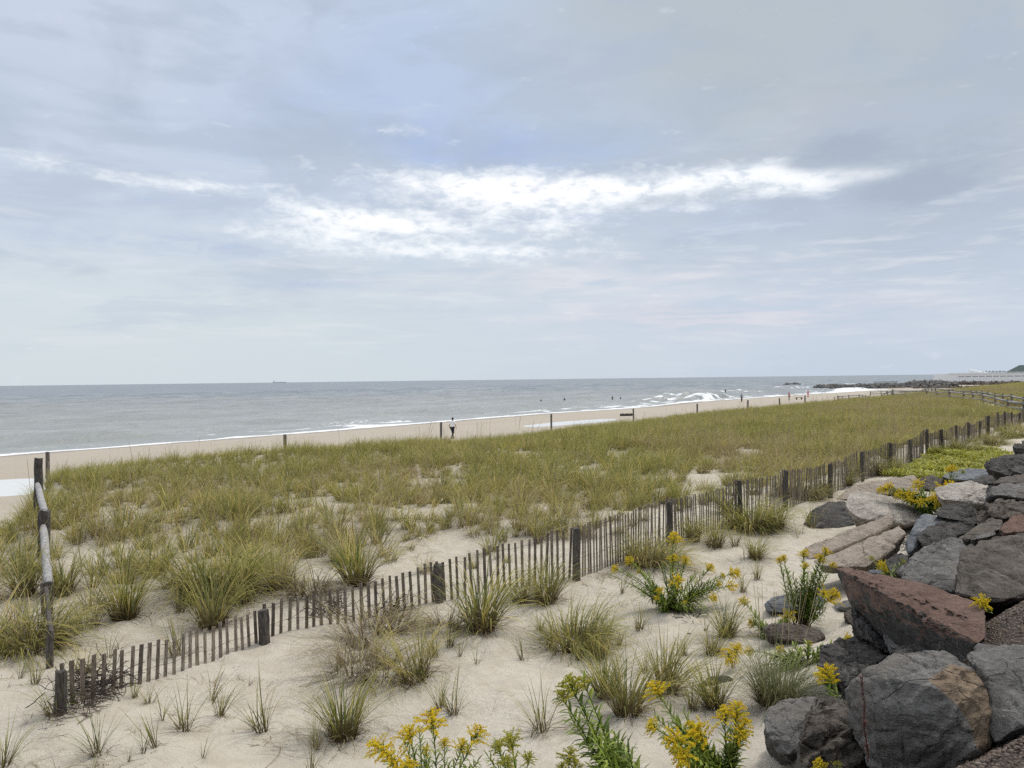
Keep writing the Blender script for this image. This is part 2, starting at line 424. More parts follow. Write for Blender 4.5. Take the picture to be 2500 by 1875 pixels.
def foam_amount(n, s):
    w = wl(s)
    d = n - w + 1.5 * fbm(s / 5, s * 0, 41, 3)
    wk = 0.45 + 0.55 * sst(s, 40, 75)
    f = (1 - sst(d, 0.6, 3.0 * wk)) * 1.1                                         # swash
    lace = fbm(n / 2.2, s / 6.0, 42, 4)
    f = np.maximum(f, (1 - sst(d, 5, 15)) * sst(lace + 0.06, 0.02, 0.34) * 0.95 * wk)
    f = np.maximum(f, (1 - sst(d, 14, 30)) * sst(lace, 0.22, 0.42) * 0.5 * wk)
    for a, b, hl, hw, h in BRK:
        if h < 0.85: continue
        u = n - a; ex = np.exp(-(np.abs(s - b) / hl) ** 4)
        k = 0.5 + 0.5 * np.sin(s * 0.85 + a) + 0.3 * (vnoise(s / 2.3, n * 0 + a, 43) - .5)
        f = np.maximum(f, ex * (sst(u, -hw * 0.5, 0.0) * (1 - sst(u, hw * 0.3, hw * 1.6)) * sst(k + lace * 0.5, 0.55, 0.85) * 0.9 + sst(u, -hw * 3.0, -hw * 1.0) * (1 - sst(u, -hw * .9, -hw * .4)) * sst(k + lace, 0.50, 0.75)))
    # surf round the end of the rock jetty
    for jp, r1, r2 in (((2040, 938), 22, 5), ((2075, 953), 26, 4.0), ((2120, 954), 20, 3.5), ((1960, 945), 26, 3.0)):
        dd = ray(*jp); t = -CAM.z / dd.z; p = CAM + dd * t; a, b = ns(p.x, p.y)
        f = np.maximum(f, np.exp(-((n - a) / r1) ** 2 - ((s - b) / (r1 * 0.6)) ** 2) * sst(lace + 0.25, 0.1, 0.35) * 1.1)
    return np.clip(f, 0, 1)
fo = foam_amount(nn, ss).reshape(-1)
at_ = me.attributes.new('foam', 'FLOAT', 'POINT'); at_.data.foreach_set('value', fo.astype(np.float32))
def sea_mat(g, b):
    p = g.pos(); x, y, z = g.sep(p)
    n = x * -SY + y * SX; s = x * SX + y * SY
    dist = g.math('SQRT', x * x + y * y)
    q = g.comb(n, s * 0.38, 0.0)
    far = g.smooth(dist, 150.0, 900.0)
    h = g.noise(q, 0.9, 5, 0.62, 0.4) * 0.55 + g.noise(q, 0.22, 4, 0.6, 0.3) * 1.3 + g.noise(q, 4.0, 3, 0.6) * 0.10
    h2 = g.noise(g.comb(n, s * 0.45, 2.0), 0.07, 6, 0.65, 0.2) * 3.6
    hh = h * (1.0 - far * 0.6) + h2
    foam = g.attr('foam', 'Fac')
    fd = g.noise(g.comb(n, s * 0.6, 0.0), 1.6, 5, 0.7) 
    fm = g.smooth(foam + (fd - 0.5) * 1.5, 0.40, 0.85)
    streak = g.noise(g.comb(n * 0.9, s * 0.16, 0.0), 0.12, 5, 0.62)
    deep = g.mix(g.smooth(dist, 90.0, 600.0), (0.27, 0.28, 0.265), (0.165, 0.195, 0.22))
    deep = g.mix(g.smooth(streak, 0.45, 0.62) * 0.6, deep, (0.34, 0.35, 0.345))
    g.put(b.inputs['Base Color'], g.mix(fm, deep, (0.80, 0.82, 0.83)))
    g.put(b.inputs['Roughness'], 0.31 + fm * 0.55 + far * 0.08)
    b.inputs['Specular IOR Level'].default_value = 0.5
    b.inputs['IOR'].default_value = 1.33
    g.put(b.inputs['Normal'], g.bump(hh, 0.8, 0.9))
M_sea = material('sea_water', sea_mat)
tag(link('sea', me, M_sea), kind='structure')
def pool_mat(g, b):
    b.inputs['Base Color'].default_value = (0.66, 0.66, 0.64, 1)
    b.inputs['Roughness'].default_value = 0.12
    b.inputs['Specular IOR Level'].default_value = 0.5
    b.inputs['IOR'].default_value = 1.33
    g.put(b.inputs['Normal'], g.bump(g.noise(g.pos(), 3.0, 3), 0.15, 0.02))
M_pool = material('pool_water', pool_mat)
for (pn, ps, wn, wl_, dep) in POOLS:
    mb = MB(); pts = []
    zz = float(ground_z(pn, ps)) + dep * 0.72
    for k in range(28):
        a = 2 * math.pi * k / 28
        x, y = xy(pn + math.cos(a) * wn * 1.35, ps + math.sin(a) * wl_ * 1.35); pts.append((x, y, zz))
    mb.add(pts, [tuple(range(28))])
    tag(mb.build('tide_pool', M_pool), kind='structure')
# ------------------------------------------------------------------ weathered wood
def wood_mat(dark, light, stretch=(6, 6, 0.9)):
    def f(g, b):
        p = g.coord('Object')
        q = g.vmath('MULTIPLY', p, (stretch[0], stretch[1], stretch[2]))
        gr = g.noise(q, 9.0, 5, 0.65, 0.5); bl = g.noise(p, 2.3, 4, 0.6)
        c = g.mix(g.smooth(gr, 0.35, 0.68), dark, light)
        c = g.mix(g.smooth(bl, 0.50, 0.70) * 0.5, c, tuple(q * 0.55 for q in dark))
        c = g.mix(1.0, c, g.attr('col'), 'MULTIPLY')
        g.put(b.inputs['Base Color'], c)
        b.inputs['Roughness'].default_value = 0.9
        g.put(b.inputs['Normal'], g.bump(gr, 0.8, 0.006))
    return f
M_slat = material('weathered_slat', wood_mat((0.11, 0.092, 0.076), (0.285, 0.245, 0.205)))
M_post = material('weathered_post', wood_mat((0.042, 0.037, 0.033), (0.135, 0.120, 0.106)))
M_bpost = material('grey_post', wood_mat((0.085, 0.075, 0.065), (0.20, 0.185, 0.165)))
M_log = material('pale_log', wood_mat((0.22, 0.215, 0.21), (0.44, 0.43, 0.42), (2, 2, 2)))
M_rail = material('rail_wood', wood_mat((0.17, 0.17, 0.165), (0.42, 0.41, 0.39), (1, 1, 1)))
M_drift = material('driftwood', wood_mat((0.035, 0.030, 0.025), (0.12, 0.10, 0.08), (1, 1, 1)))
def wire_f(g, b):
    b.inputs['Base Color'].default_value = (0.06, 0.05, 0.042, 1); b.inputs['Metallic'].default_value = 0.3
M_wire = material('rusty_wire', wire_f)

def wood_post(mb, base, h, r, lean=(0, 0), n=10, seed=0, bury=0.5, square=False):
    rr = random.Random(seed); base = Vector(base)
    K = 9; pts = []; rad = []
    for i in range(K):
        t = i / (K - 1); z = -bury + (h + bury) * t
        pts.append(base + Vector((lean[0] * z + rr.uniform(-1, 1) * r * .06, lean[1] * z + rr.uniform(-1, 1) * r * .06, z)))
        rad.append(r * (1 + rr.uniform(-.05, .05)) * (0.93 if i == K - 1 else 1))
    b0 = len(mb.v)
    mb.tube(pts, rad, n, None, True, 0.12, seed)
    for k in range(n):      # ragged, slightly split top
        i = b0 + (K - 1) * n + k; p = mb.v[i]; mb.v[i] = (p[0], p[1], p[2] + rr.uniform(-.02, .012))

# sand fence: posts found along its foot, visible height grows as it comes out of the sand
FP = [(145, 1738, 0.46, 0.058), (640, 1565, 0.45, 0.066), (1063, 1468, 0.60, 0.070), (1399, 1413, 0.88, 0.064), (1627, 1331, 0.90, 0.062)]
fpts = [(ground(px, py), h, r) for px, py, h, r in FP]
n_, s_ = ns(fpts[-1][0].x, fpts[-1][0].y)
k = 0; rf = random.Random(4)
while s_ < 92:
    s_ += rf.uniform(2.75, 3.1); nk = 6.9 - 0.012 * (s_ - 14) + rf.uniform(-.05, .05)
    if s_ < 20: nk = max(nk, 7.0)
    x, y = xy(nk, s_); h = rf.uniform(0.94, 1.08)
    fpts.append((Vector((x, y, gz(x, y))), h, rf.choice((0.045, 0.05, 0.06, 0.065)))); k += 1
fence = empty('sand_fence', fpts[3][0])
tag(fence, 'low weathered sand fence of thin wooden slats and wire running across the dune grass', 'fence')
FO = fpts[3][0]
wires = MB()
for i, (p, h, r) in enumerate(fpts):
    mb = MB(); p = p - FO
    wood_post(mb, p + Vector((0.05, -0.06, 0)), h - (0.0 if i > 10 else 0.03), r, (rf.uniform(-.05, .05), rf.uniform(-.05, .05)), 12, 50 + i)
    mb.build('post', M_post, fence, smooth=False)
    if i == len(fpts) - 1: break
    q, h2, _ = fpts[i + 1]; q = q - FO
    L = (q - p).to_2d().length; cnt = int(L / (0.112 if i < 3 else 0.086 if i < 6 else 0.074))
    d = (q - p).normalized(); side = Vector((-d.y, d.x, 0))
    mb = MB(); tops = []
    far = (p + FO).length > 45
    for j in range(cnt + (i == len(fpts) - 2)):
        t = (j + 0.3 + rf.uniform(-.10, .10)) / cnt
        w = p.lerp(q, t); sag = math.sin(math.pi * t)
        w = w + side * (0.05 * math.sin(i * 1.7 + 3.0 * t) + rf.uniform(-.008, .008)) 
        wx = w + FO; w.z = gz(wx.x, wx.y) - FO.z
        hh = h * (1 - t) + h2 * t - (0.11 if i > 3 else 0.02) * sag - (0.02 if i > 10 else 0) + rf.uniform(-.022, .022)
        tops.append((w, hh))
        ln = Matrix.Rotation(rf.uniform(-.03, .03) + 0.03 * math.sin(i * 2.1 + 4 * t), 3, side)
        yaw = Matrix.Rotation(math.atan2(d.y, d.x) + rf.uniform(-.18, .18) - (0.2 if i < 3 else 0), 3, 'Z')
        lean = Matrix.Rotation(rf.uniform(-.022, .022) + 0.035 * math.sin(i + t * 5), 3, d)
        H_ = hh + 0.25; br = rf.uniform(0.7, 1.35)
        c = w + lean @ (ln @ Vector((0, 0, hh / 2 - 0.125)))
        mb.box(c, (rf.uniform(.040, .048) if i < 3 else rf.uniform(.034, .042), 0.009, H_), lean @ ln @ yaw, rf.uniform(.85, 1.0), (br, br * rf.uniform(.94, 1.0), br * rf.uniform(.88, 1.0)))
    mb.build('slat_panel', M_slat, fence)
    if not far:
        for lv in (0.93, 0.66, 0.38, 0.12) if i > 2 else (0.88, 0.35):
            for sgn in (-1, 1):
                pts = [(w + side * sgn * 0.009 * (1 if a % 2 else -1) + Vector((0, 0, hh * lv))) for a, (w, hh) in enumerate(tops)]
                if len(pts) > 1: wires.tube(pts, 0.0016, 4)
wires.build('wire', M_wire, fence)

# log rail fence down the left edge, nearly end-on
def rail_post(px, py_top, py_foot, r): 
    g0 = ground(px, py_foot); top = at(px, py_top, g0.y); return g0, top.z - g0.z, r
RP = [(121, 1540, 1632, 0.075), (114, 1420, 1500, 0.085), (107, 1246, 1362, 0.105), (93, 1118, 1262, 0.10)]
rps = [rail_post(*a) for a in RP]
RO = rps[1][0]
rfence = empty('log_rail_fence', RO)
tag(rfence, 'fence of pale round logs between dark stumpy posts, running seaward by the path', 'fence')
for i, (g0, h, r) in enumerate(rps):
    mb = MB(); wood_post(mb, g0 - RO, h, r * (0.55 if i == 0 else 1), (0.02, 0.01), 12, 90 + i); mb.build('post', M_post, rfence)
for i, (drA, drB) in enumerate(((0.10, 0.08), (0.03, 0.30), (0.05, 0.62))):
    a, ha, _ = rps[i]; b, hb, _ = rps[i + 1]
    A = a - RO + Vector((0.03, 0, ha - drA)); B = b - RO + Vector((0.03, -0.05, hb - drB))
    K = 12; pts = [A.lerp(B, t / K) + Vector((math.sin(t * 0.9) * .004, 0, -0.008 * math.sin(math.pi * t / K))) for t in range(K + 1)]
    mb = MB(); mb.tube(pts, [0.03 if i == 0 else (0.066 - 0.014 * abs(2 * t / K - 1) ** 6) for t in range(K + 1)], 12, None, True, 0.025, 7 + i)
    mb.build('rail', M_post if i == 0 else M_log, rfence, smooth=True)

# line of single posts on the beach beyond the dune
bposts = []
for t in range(0, 9):
    u = 0.879 - 5.667 / (t + 3.839); px = W / 2 + F * u; Y = 8.4 * (t + 3.839)
    top_y = {0: 1104, 1: 1061, 2: 1031, 3: 1011, 4: 998, 5: 986, 6: 977, 7: 972, 8: 966}[t]
    if t == 7: px = 1903; Y = 82
    if t == 8: px = 1965; Y = 92
    p = at(px, top_y, Y); zg = gz(p.x, p.y)
    bposts.append((p, zg))
BL = ['square grey post on the beach behind the log rail fence, first of the row', 'weathered post on the beach between the rail fence and the walking man in white',
      'tall weathered post right beside the walking man in the white shirt', 'beach post standing in front of the long white tidal pool',
      'beach post standing beside the dark driftwood log', 'lone beach post just past the driftwood log, before the breaking wave',
      'beach post below the person in dark trousers at the surf', 'short beach post just left of the person in the red top', 'short beach post between the red and pink clad walkers']
for i, (p, zg) in enumerate(bposts):
    mb = MB(); h = p.z - zg; rr = random.Random(i)
    mb.box((0, 0, h / 2 - 0.2), (0.13, 0.12, h + 0.4), Matrix.Rotation(rr.uniform(-.3, .3), 3, 'Z') @ Matrix.Rotation(rr.uniform(-.02, .02), 3, 'Y'), 0.97)
    mb.box((0, 0, h + 0.006), (0.105, 0.095, 0.02), None, 0.8)
    o = mb.build('beach_post', M_bpost, loc=(p.x, p.y, zg)); tag(o, BL[i], 'post', 'posts in a row along the beach')

# driftwood log
a = ground(1514, 1016); b_ = ground(1544, 1015); L = (b_ - a).length
mb = MB(); K = 14; rr = random.Random(3)
pts = [a.lerp(b_, t / K) - a + Vector((0, 0, 0.16 + 0.02 * math.sin(t))) for t in range(K + 1)]
mb.tube(pts, [0.17 + rr.uniform(-.015, .015) - (0.04 if t in (0, K) else 0) for t in range(K + 1)], 12, None, True, 0.08, 5)
mb.tube([pts[4], pts[4] + Vector((-.1, 0, .3))], [0.05, 0.025], 7)
o = mb.build('driftwood_log', M_drift, loc=a); tag(o, 'dark thick driftwood log lying on the beach beside a post', 'log')

# two rails beside the far beach path
def rail_run(name, pts, label, hh=1.0, two=True):
    P_ = [ground(px, py) for px, py in pts]
    full = []
    for i in range(len(P_) - 1):
        L = (P_[i + 1] - P_[i]).length; m = max(1, round(L / 6.5))
        for k in range(m): full.append(P_[i].lerp(P_[i + 1], k / m))
    full.append(P_[-1])
    for q in full: q.z = gz(q.x, q.y)
    O = full[0].copy(); root = empty(name, O); tag(root, label, 'fence')
    for i, q in enumerate(full):
        mb = MB(); wood_post(mb, q - O, hh + 0.12, 0.10, (0, 0), 9, 300 + i); mb.build('post', M_bpost, root)
        if i:
            p = full[i - 1]
            for lv in ((0.93, 0.45) if two else (0.93,)):
                A = p - O + Vector((0, 0, hh * lv)); B = q - O + Vector((0, 0, hh * lv - 0.03))
                m2 = MB(); m2.tube([A, A.lerp(B, .5) + Vector((0, 0, -.03)), B], 0.095, 8, None, True, 0.06, i)
                m2.build('rail', M_rail, root, smooth=True)
    return root
rail_run('split_rail_fence', [(2560, 1031), (2500, 1013), (2430, 995), (2353, 980), (2262, 970), (2180, 969), (2098, 975), (2045, 979)],
         'grey split rail fence on the dune side of the far sandy path')
rail_run('split_rail_fence', [(2560, 1012), (2500, 998), (2470, 990), (2373, 972), (2284, 963), (2200, 962), (2125, 966)],
         'grey split rail fence on the far side of the sandy path')
# ------------------------------------------------------------------ dune grass
def grass_mat(g, b):
    c = g.attr('col')
    r = g.new('ShaderNodeObjectInfo').outputs['Random']
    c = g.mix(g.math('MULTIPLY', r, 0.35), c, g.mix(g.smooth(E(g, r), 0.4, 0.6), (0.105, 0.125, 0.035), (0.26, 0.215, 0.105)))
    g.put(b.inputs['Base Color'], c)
    b.inputs['Roughness'].default_value = 0.6
    b.inputs['Specular IOR Level'].default_value = 0.25
    tr = g.new('ShaderNodeBsdfTranslucent'); g.put(tr.inputs[0], c)
    mx = g.new('ShaderNodeMixShader'); mx.inputs[0].default_value = 0.36
    g.nt.links.new(b.outputs[0], mx.inputs[1]); g.nt.links.new(tr.outputs[0], mx.inputs[2])
    out = [n for n in g.nt.nodes if n.type == 'OUTPUT_MATERIAL'][0]
    g.nt.links.new(mx.outputs[0], out.inputs[0])
M_grass = material('dune_grass', grass_mat)
GREEN = [(0.20, 0.225, 0.045), (0.26, 0.27, 0.06), (0.13, 0.165, 0.038), (0.33, 0.31, 0.085), (0.085, 0.115, 0.03)]
OLIVE = [(0.46, 0.39, 0.10), (0.56, 0.46, 0.14), (0.36, 0.34, 0.075), (0.62, 0.50, 0.20), (0.25, 0.24, 0.06)]
STRAW = [(0.36, 0.285, 0.165), (0.28, 0.215, 0.12), (0.43, 0.355, 0.22), (0.21, 0.155, 0.085)]
BROWN = [(0.115, 0.082, 0.055), (0.16, 0.115, 0.075), (0.08, 0.055, 0.038)]
def tuft_arrays(seed, nb, h, spread, base_r, droop, wid, pal, dead=0.2, lean=(0, 0), seg=5, hvar=0.45, flat_dead=True, stalk=0):
    rr = random.Random(seed); V, Fc, C = [], [], []
    for b in range(nb + stalk):
        isd = b < nb * dead
        a = rr.uniform(0, 2 * math.pi); r0 = base_r * math.sqrt(rr.random())
        bx, by = r0 * math.cos(a), r0 * math.sin(a)
        a2 = a + rr.gauss(0, 0.7)
        hh = h * (1 - hvar * rr.random())
        out = spread * (0.15 + 0.85 * rr.random() ** 0.8)
        dr = droop * rr.uniform(0.3, 1.4)
        if isd and flat_dead: hh *= rr.uniform(0.25, 0.7); out *= 1.5; dr *= 1.8
        c = rr.choice((STRAW + BROWN) if isd else pal)
        w = wid * rr.uniform(0.6, 1.2)
        if b >= nb: hh = h * rr.uniform(1.15, 1.4); out *= 0.4; c = rr.choice(STRAW[:3]); w *= 0.45; dr = 0.05
        f = rr.uniform(0.8, 1.25); c = tuple(q * f for q in c)
        tw = rr.uniform(0, math.pi); th0 = rr.uniform(0.02, 0.30) * out / 0.5
        dx, dy = math.cos(a2), math.sin(a2)
        x, y, z = bx, by, -0.03; ang = math.pi / 2 - th0 - out * 0.45
        L = hh / seg * 1.12
        b0 = len(V)
        px_, py_ = -dy * math.cos(tw * .3) , dx * math.cos(tw * .3)
        for i in range(seg + 1):
            t = i / seg; ww = w * (1 - t ** 1.6) * 0.5 + 0.0004
            if i == seg: ww = 0.0004
            if b >= nb and i >= seg - 1: ww = w * 1.1
            sx, sy, sz = px_ * ww, py_ * ww, math.sin(tw) * ww * 0.3
            V.append((x - sx, y - sy, z - sz)); V.append((x + sx, y + sy, z + sz))
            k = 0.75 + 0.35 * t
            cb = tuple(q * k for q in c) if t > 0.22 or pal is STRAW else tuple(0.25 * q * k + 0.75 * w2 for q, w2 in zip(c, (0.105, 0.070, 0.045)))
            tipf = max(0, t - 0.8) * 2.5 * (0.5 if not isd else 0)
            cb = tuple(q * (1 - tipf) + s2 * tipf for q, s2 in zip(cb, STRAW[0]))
            C.append(cb); C.append(cb)
            if i: Fc.append((b0 + 2 * i - 2, b0 + 2 * i - 1, b0 + 2 * i + 1, b0 + 2 * i))
            ang -= dr / seg * (0.4 + 1.4 * t)
            x += math.cos(ang) * dx * L + lean[0] * L * t; y += math.cos(ang) * dy * L + lean[1] * L * t; z += math.sin(ang) * L
    return np.array(V), np.array(Fc), np.array(C)
def tuft_mesh(name, *a, **k):
    V, Fc, C = tuft_arrays(*a, **k)
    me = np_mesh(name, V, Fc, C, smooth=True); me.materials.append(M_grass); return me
# kinds of clump seen in the open sand; all ~1 m tall masters, scaled to their height
KIND = {
 'lush':   [tuft_mesh('lush', 100 + i, 230, 1.0, 0.78, 0.14, 1.15, 0.016, GREEN + OLIVE[:2], 0.26, (0.05, 0)) for i in range(4)],
 'olive':  [tuft_mesh('olive', 120 + i, 210, 1.0, 0.85, 0.15, 1.2, 0.015, OLIVE + GREEN[:2], 0.40, (0.05, 0)) for i in range(3)],
 'thin':   [tuft_mesh('thin', 140 + i, 46, 1.0, 0.62, 0.09, 0.8, 0.017, GREEN + OLIVE[:2], 0.25) for i in range(4)],
 'sprig':  [tuft_mesh('sprig', 160 + i, 12, 1.0, 0.62, 0.05, 0.7, 0.020, GREEN, 0.15, flat_dead=False) for i in range(4)],
 'dry':    [tuft_mesh('dry', 180 + i, 420, 1.0, 1.9, 0.26, 2.0, 0.010, STRAW + OLIVE[:1], 0.45, (0.1, 0)) for i in range(3)],
 'mound':  [tuft_mesh('mound', 200 + i, 800, 1.0, 1.35, 0.38, 1.6, 0.014, GREEN + OLIVE, 0.25, (0.12, 0)) for i in range(3)],
 'fine':   [tuft_mesh('fine', 220 + i, 900, 1.0, 1.25, 0.22, 1.35, 0.0085, [(0.20, 0.225, 0.105), (0.25, 0.26, 0.13), (0.15, 0.18, 0.07)], 0.15, stalk=26) for i in range(2)],
 'lean':   [tuft_mesh('lean', 240 + i, 60, 1.0, 0.9, 0.08, 1.2, 0.014, GREEN, 0.2, (-0.35, 0.1)) for i in range(2)],
}
CLUMPS = [  # foot x, y, height px, kind, label
 (74, 1584, 135, 'mound', 'wide arching grass clump at the sandy edge below the log rail fence'),
 (51, 1657, 80, 'sprig', 'few-bladed grass sprig at the photo\'s left edge above the fence end'),
 (87, 1672, 82, 'thin', 'small upright grass tuft just up-slope of the sand fence\'s end post'),
 (127, 1748, 120, 'lean', 'bright green blades sprouting against the sand fence\'s end post'),
 (304, 1512, 150, 'lush', 'broad green grass tuft with dark base, standing alone right of the rail fence'),
 (62, 1450, 130, 'lush', 'green tuft immediately left of the log rail fence\'s stumpy middle post'),
 (155, 1452, 125, 'lush', 'green tuft immediately right of the log rail fence\'s stumpy middle post'),
 (438, 1496, 95, 'thin', 'slim tuft with reddish base between two bigger clumps above the sand fence'),
 (187, 1551, 85, 'sprig', 'sparse pale sprig between the rail fence and the low slats'),
 (519, 1530, 165, 'lush', 'tall bright green tuft rising right behind the low sand fence slats'),
 (528, 1452, 150, 'mound', 'largest dark-hearted grass clump in the dune, behind the tall bright green tuft'),
 (597, 1468, 105, 'olive', 'olive tuft at the right foot of the largest dune clump'),
 (266, 1608, 80, 'sprig', 'sprig of a few pale blades just behind the low slats near the end post'),
 (205, 1650, 85, 'olive', 'tuft growing through the slats beside the tangle of dead twigs'),
 (434, 1604, 120, 'thin', 'green tuft whose blades cross the low slats in mid fence'),
 (326, 1706, 75, 'sprig', 'sprig in front of the twig tangle at the sand fence'),
 (361, 1719, 55, 'thin', 'short brownish tuft below the low slats'),
 (396, 1760, 100, 'sprig', 'narrow upright sprig beside the wide foreground tuft'),
 (449, 1785, 130, 'thin', 'wide loose tuft in the bare sand below the low slats'),
 (516, 1716, 100, 'sprig', 'upright green sprig leaning left, near the sand fence'),
 (537, 1747, 88, 'thin', 'stubby yellowish tuft just below the leaning sprig'),
 (638, 1785, 140, 'thin', 'symmetrical fan-shaped tuft alone in bare sand'),
 (240, 1845, 120, 'lean', 'dark green tuft with blades swept left at the bottom of the slope'),
 (8, 1870, 130, 'lean', 'grass swept left in the bottom left corner of the photo'),
 (350, 1840, 90, 'sprig', 'single slender sprig between the swept tuft and the wide loose tuft'),
 (380, 1826, 120, 'sprig', 'long-bladed sprig leaning right in the bottom sand'),
 (497, 1852, 65, 'sprig', 'small sprig near the bottom edge with dry debris at its foot'),
 (313, 1862, 45, 'sprig', 'tiny sprig at the bottom edge beside the swept tuft'),
 (840, 1804, 175, 'lush', 'tall full green tuft on open sand above the goldenrod with many flowers'),
 (771, 1828, 90, 'thin', 'thin tuft at the left foot of the tall full tuft'),
 (760, 1890, 105, 'sprig', 'sprig cut by the bottom edge below the tall full tuft'),
 (684, 1436, 120, 'olive', 'rounded green tuft behind the fence beside a straw-coloured one'),
 (752, 1447, 120, 'dry', 'straw-coloured tuft behind the fence between two green ones'),
 (872, 1427, 160, 'lush', 'tall dense tuft behind the fence, the last before a bare sand patch'),
 (905, 1560, 150, 'dry', 'dead brown grass heap lying against the front of the fence'),
 (960, 1530, 110, 'dry', 'dead brown grass behind the heap, hiding the fence foot'),
 (880, 1640, 150, 'dry', 'large dry brown clump with a dark hollow below the fence'),
 (940, 1650, 130, 'dry', 'trailing dry clump whose dead blades spill down the sand'),
 (1015, 1662, 155, 'olive', 'yellow-green tuft at the right side of the large dry clump'),
 (1060, 1603, 100, 'thin', 'upright reedy tuft above the yellow-green one'),
 (1097, 1580, 80, 'thin', 'small reedy tuft between the reedy one and the big fence-side clump'),
 (1122, 1606, 70, 'sprig', 'sprig just below the small reedy tufts'),
 (1172, 1538, 185, 'lush', 'very large green clump leaning over the fence in mid photo'),
 (1085, 1535, 90, 'dry', 'straw-brown tuft tucked at the left foot of the very large fence-side clump'),
 (1162, 1627, 65, 'sprig', 'low sprig of few dark blades on the open centre sand'),
 (1106, 1744, 115, 'thin', 'dark thin tuft directly above the yellow goldenrod heads'),
 (1075, 1730, 95, 'thin', 'pale tuft beside the dark thin one above the goldenrod'),
 (1274, 1468, 85, 'olive', 'small tuft with dark root at the fence foot right of the very large clump'),
 (1333, 1474, 140, 'lush', 'tall yellowish clump standing against the slats before the fourth fence post'),
 (1277, 1615, 78, 'sprig', 'V-shaped two-stemmed sprig on the centre sand'),
 (1323, 1786, 145, 'thin', 'open fan-shaped tuft left of the leafy greenish goldenrod'),
 (1400, 1578, 115, 'mound', 'wide dome-shaped green clump with dark underside on the centre sand'),
 (1462, 1602, 85, 'olive', 'yellowish tuft at the lower right of the dome-shaped clump'),
 (1485, 1549, 85, 'thin', 'upright thin tuft behind the dome-shaped clump'),
 (1317, 1542, 65, 'thin', 'small tuft up-left of the dome-shaped clump'),
 (1353, 1601, 62, 'sprig', 'sprig left of the dome-shaped clump'),
 (1412, 1612, 70, 'thin', 'reddish-footed tuft just below the dome-shaped clump'),
 (1518, 1450, 60, 'sprig', 'sparse sprig left of the spreading goldenrod'),
 (1561, 1540, 85, 'thin', 'slim tuft below the spreading goldenrod'),
 (1512, 1575, 55, 'thin', 'short pale tuft right of the dome-shaped clump'),
 (1530, 1745, 175, 'lush', 'wide mid-green tuft above the leafy foreground goldenrods'),
 (1480, 1700, 140, 'lush', 'tuft overlapping the left side of the wide mid-green tuft'),
 (1624, 1685, 150, 'lush', 'dark-centred upright tuft above the orange-yellow flower head'),
 (1573, 1650, 85, 'thin', 'small tuft up-left of the dark-centred upright one'),
 (1671, 1604, 70, 'thin', 'short yellowish tuft on sand below two dark pebbles'),
 (1740, 1597, 80, 'olive', 'fluffy pale tuft left of the lone orange flower head'),
 (1776, 1555, 100, 'lush', 'green tuft beside the half-buried grey stone'),
 (1895, 1720, 200, 'fine', 'big pale ornamental-looking clump of fine blades with tall straw stalks by the boulders'),
 (1745, 1728, 130, 'lush', 'loose green tuft left of the big pale clump'),
 (1690, 1735, 100, 'thin', 'thin tuft between the loose green tuft and the foreground flowers'),
 (1814, 1446, 68, 'thin', 'thin tuft right of the spreading goldenrod'),
 (1846, 1416, 65, 'thin', 'pale thin tuft up-slope of the upright goldenrod'),
 (1589, 1378, 105, 'mound', 'dark green clump against the fence behind the spreading goldenrod'),
 (1694, 1320, 80, 'lush', 'tuft at the fence foot right of the dark green clump'),
 (1745, 1336, 85, 'olive', 'yellow-green tuft in the row along the fence foot'),
 (1795, 1335, 70, 'thin', 'wispy tuft at the end of the fence-foot row'),
 (1836, 1292, 95, 'mound', 'broad leaning clump with dark base line below the wavy fence'),
 (1900, 1292, 80, 'lush', 'tuft joining the broad leaning clump on its right'),
 (1842, 1365, 75, 'lush', 'round isolated tuft on sand left of the tan slab rocks'),
 (1980, 1290, 75, 'thin', 'wispy tuft against the dark flat-topped stone'),
 (1945, 1215, 75, 'mound', 'grass bank along the fence foot behind the dark flat-topped stone'),
 (2010, 1205, 60, 'lush', 'tuft between the fence and the long pale slab'),
 (2130, 1160, 60, 'mound', 'green bank of grass at the fence foot above the pale slabs'),
 (2190, 1150, 45, 'lush', 'low tuft left of the yellow-green ground cover'),
 (2350, 1105, 48, 'mound', 'dark bush-like clump at a fence post behind the ground cover'),
 (2290, 1110, 35, 'lush', 'small dark tuft at the fence above the ground cover'),
 (2425, 1085, 40, 'mound', 'rough green clump near the far sand patch'),
 (2470, 1070, 45, 'mound', 'dark leafy clump at the photo\'s right edge beside the far fence'),
 (2385, 1090, 30, 'lush', 'small clump between the dark bush and the far sand patch'),
 (1775, 1255, 80, 'lush', 'tuft against the slats left of the broad leaning clump'),
 (2070, 1185, 55, 'lush', 'grass tuft right at the fence above the long pale slab'),
]
rg = random.Random(77)
placed = []
for (px, py, hp, kind, lab) in CLUMPS:
    p = ground(px, py); hs = hp * (p - CAM).dot(_f) / F
    placed.append((p, hs, kind, lab))
used = {}
for p, hs, kind, lab in placed:
    i = used.get(kind, 0); used[kind] = i + 1
    me = KIND[kind][i % len(KIND[kind])]
    o = bpy.data.objects.new('grass_clump', me); col.objects.link(o)
    wide = {'mound': 1.0, 'dry': 1.05, 'fine': 0.95}.get(kind, 1.0)
    s = hs / {'mound': 0.72, 'dry': 0.68, 'fine': 0.95, 'lush': 0.84, 'olive': 0.82, 'lean': 0.85}.get(kind, 0.88)
    o.location = p; o.scale = (s * wide, s * wide, s)
    o.rotation_euler = (rg.uniform(-.2, .2), rg.uniform(-.2, .2), rg.uniform(0, 6.28) if kind not in ('lean', 'mound') else rg.uniform(-.5, .5))
    tag(o, lab, 'grass clump', 'grass clumps growing on the sand')

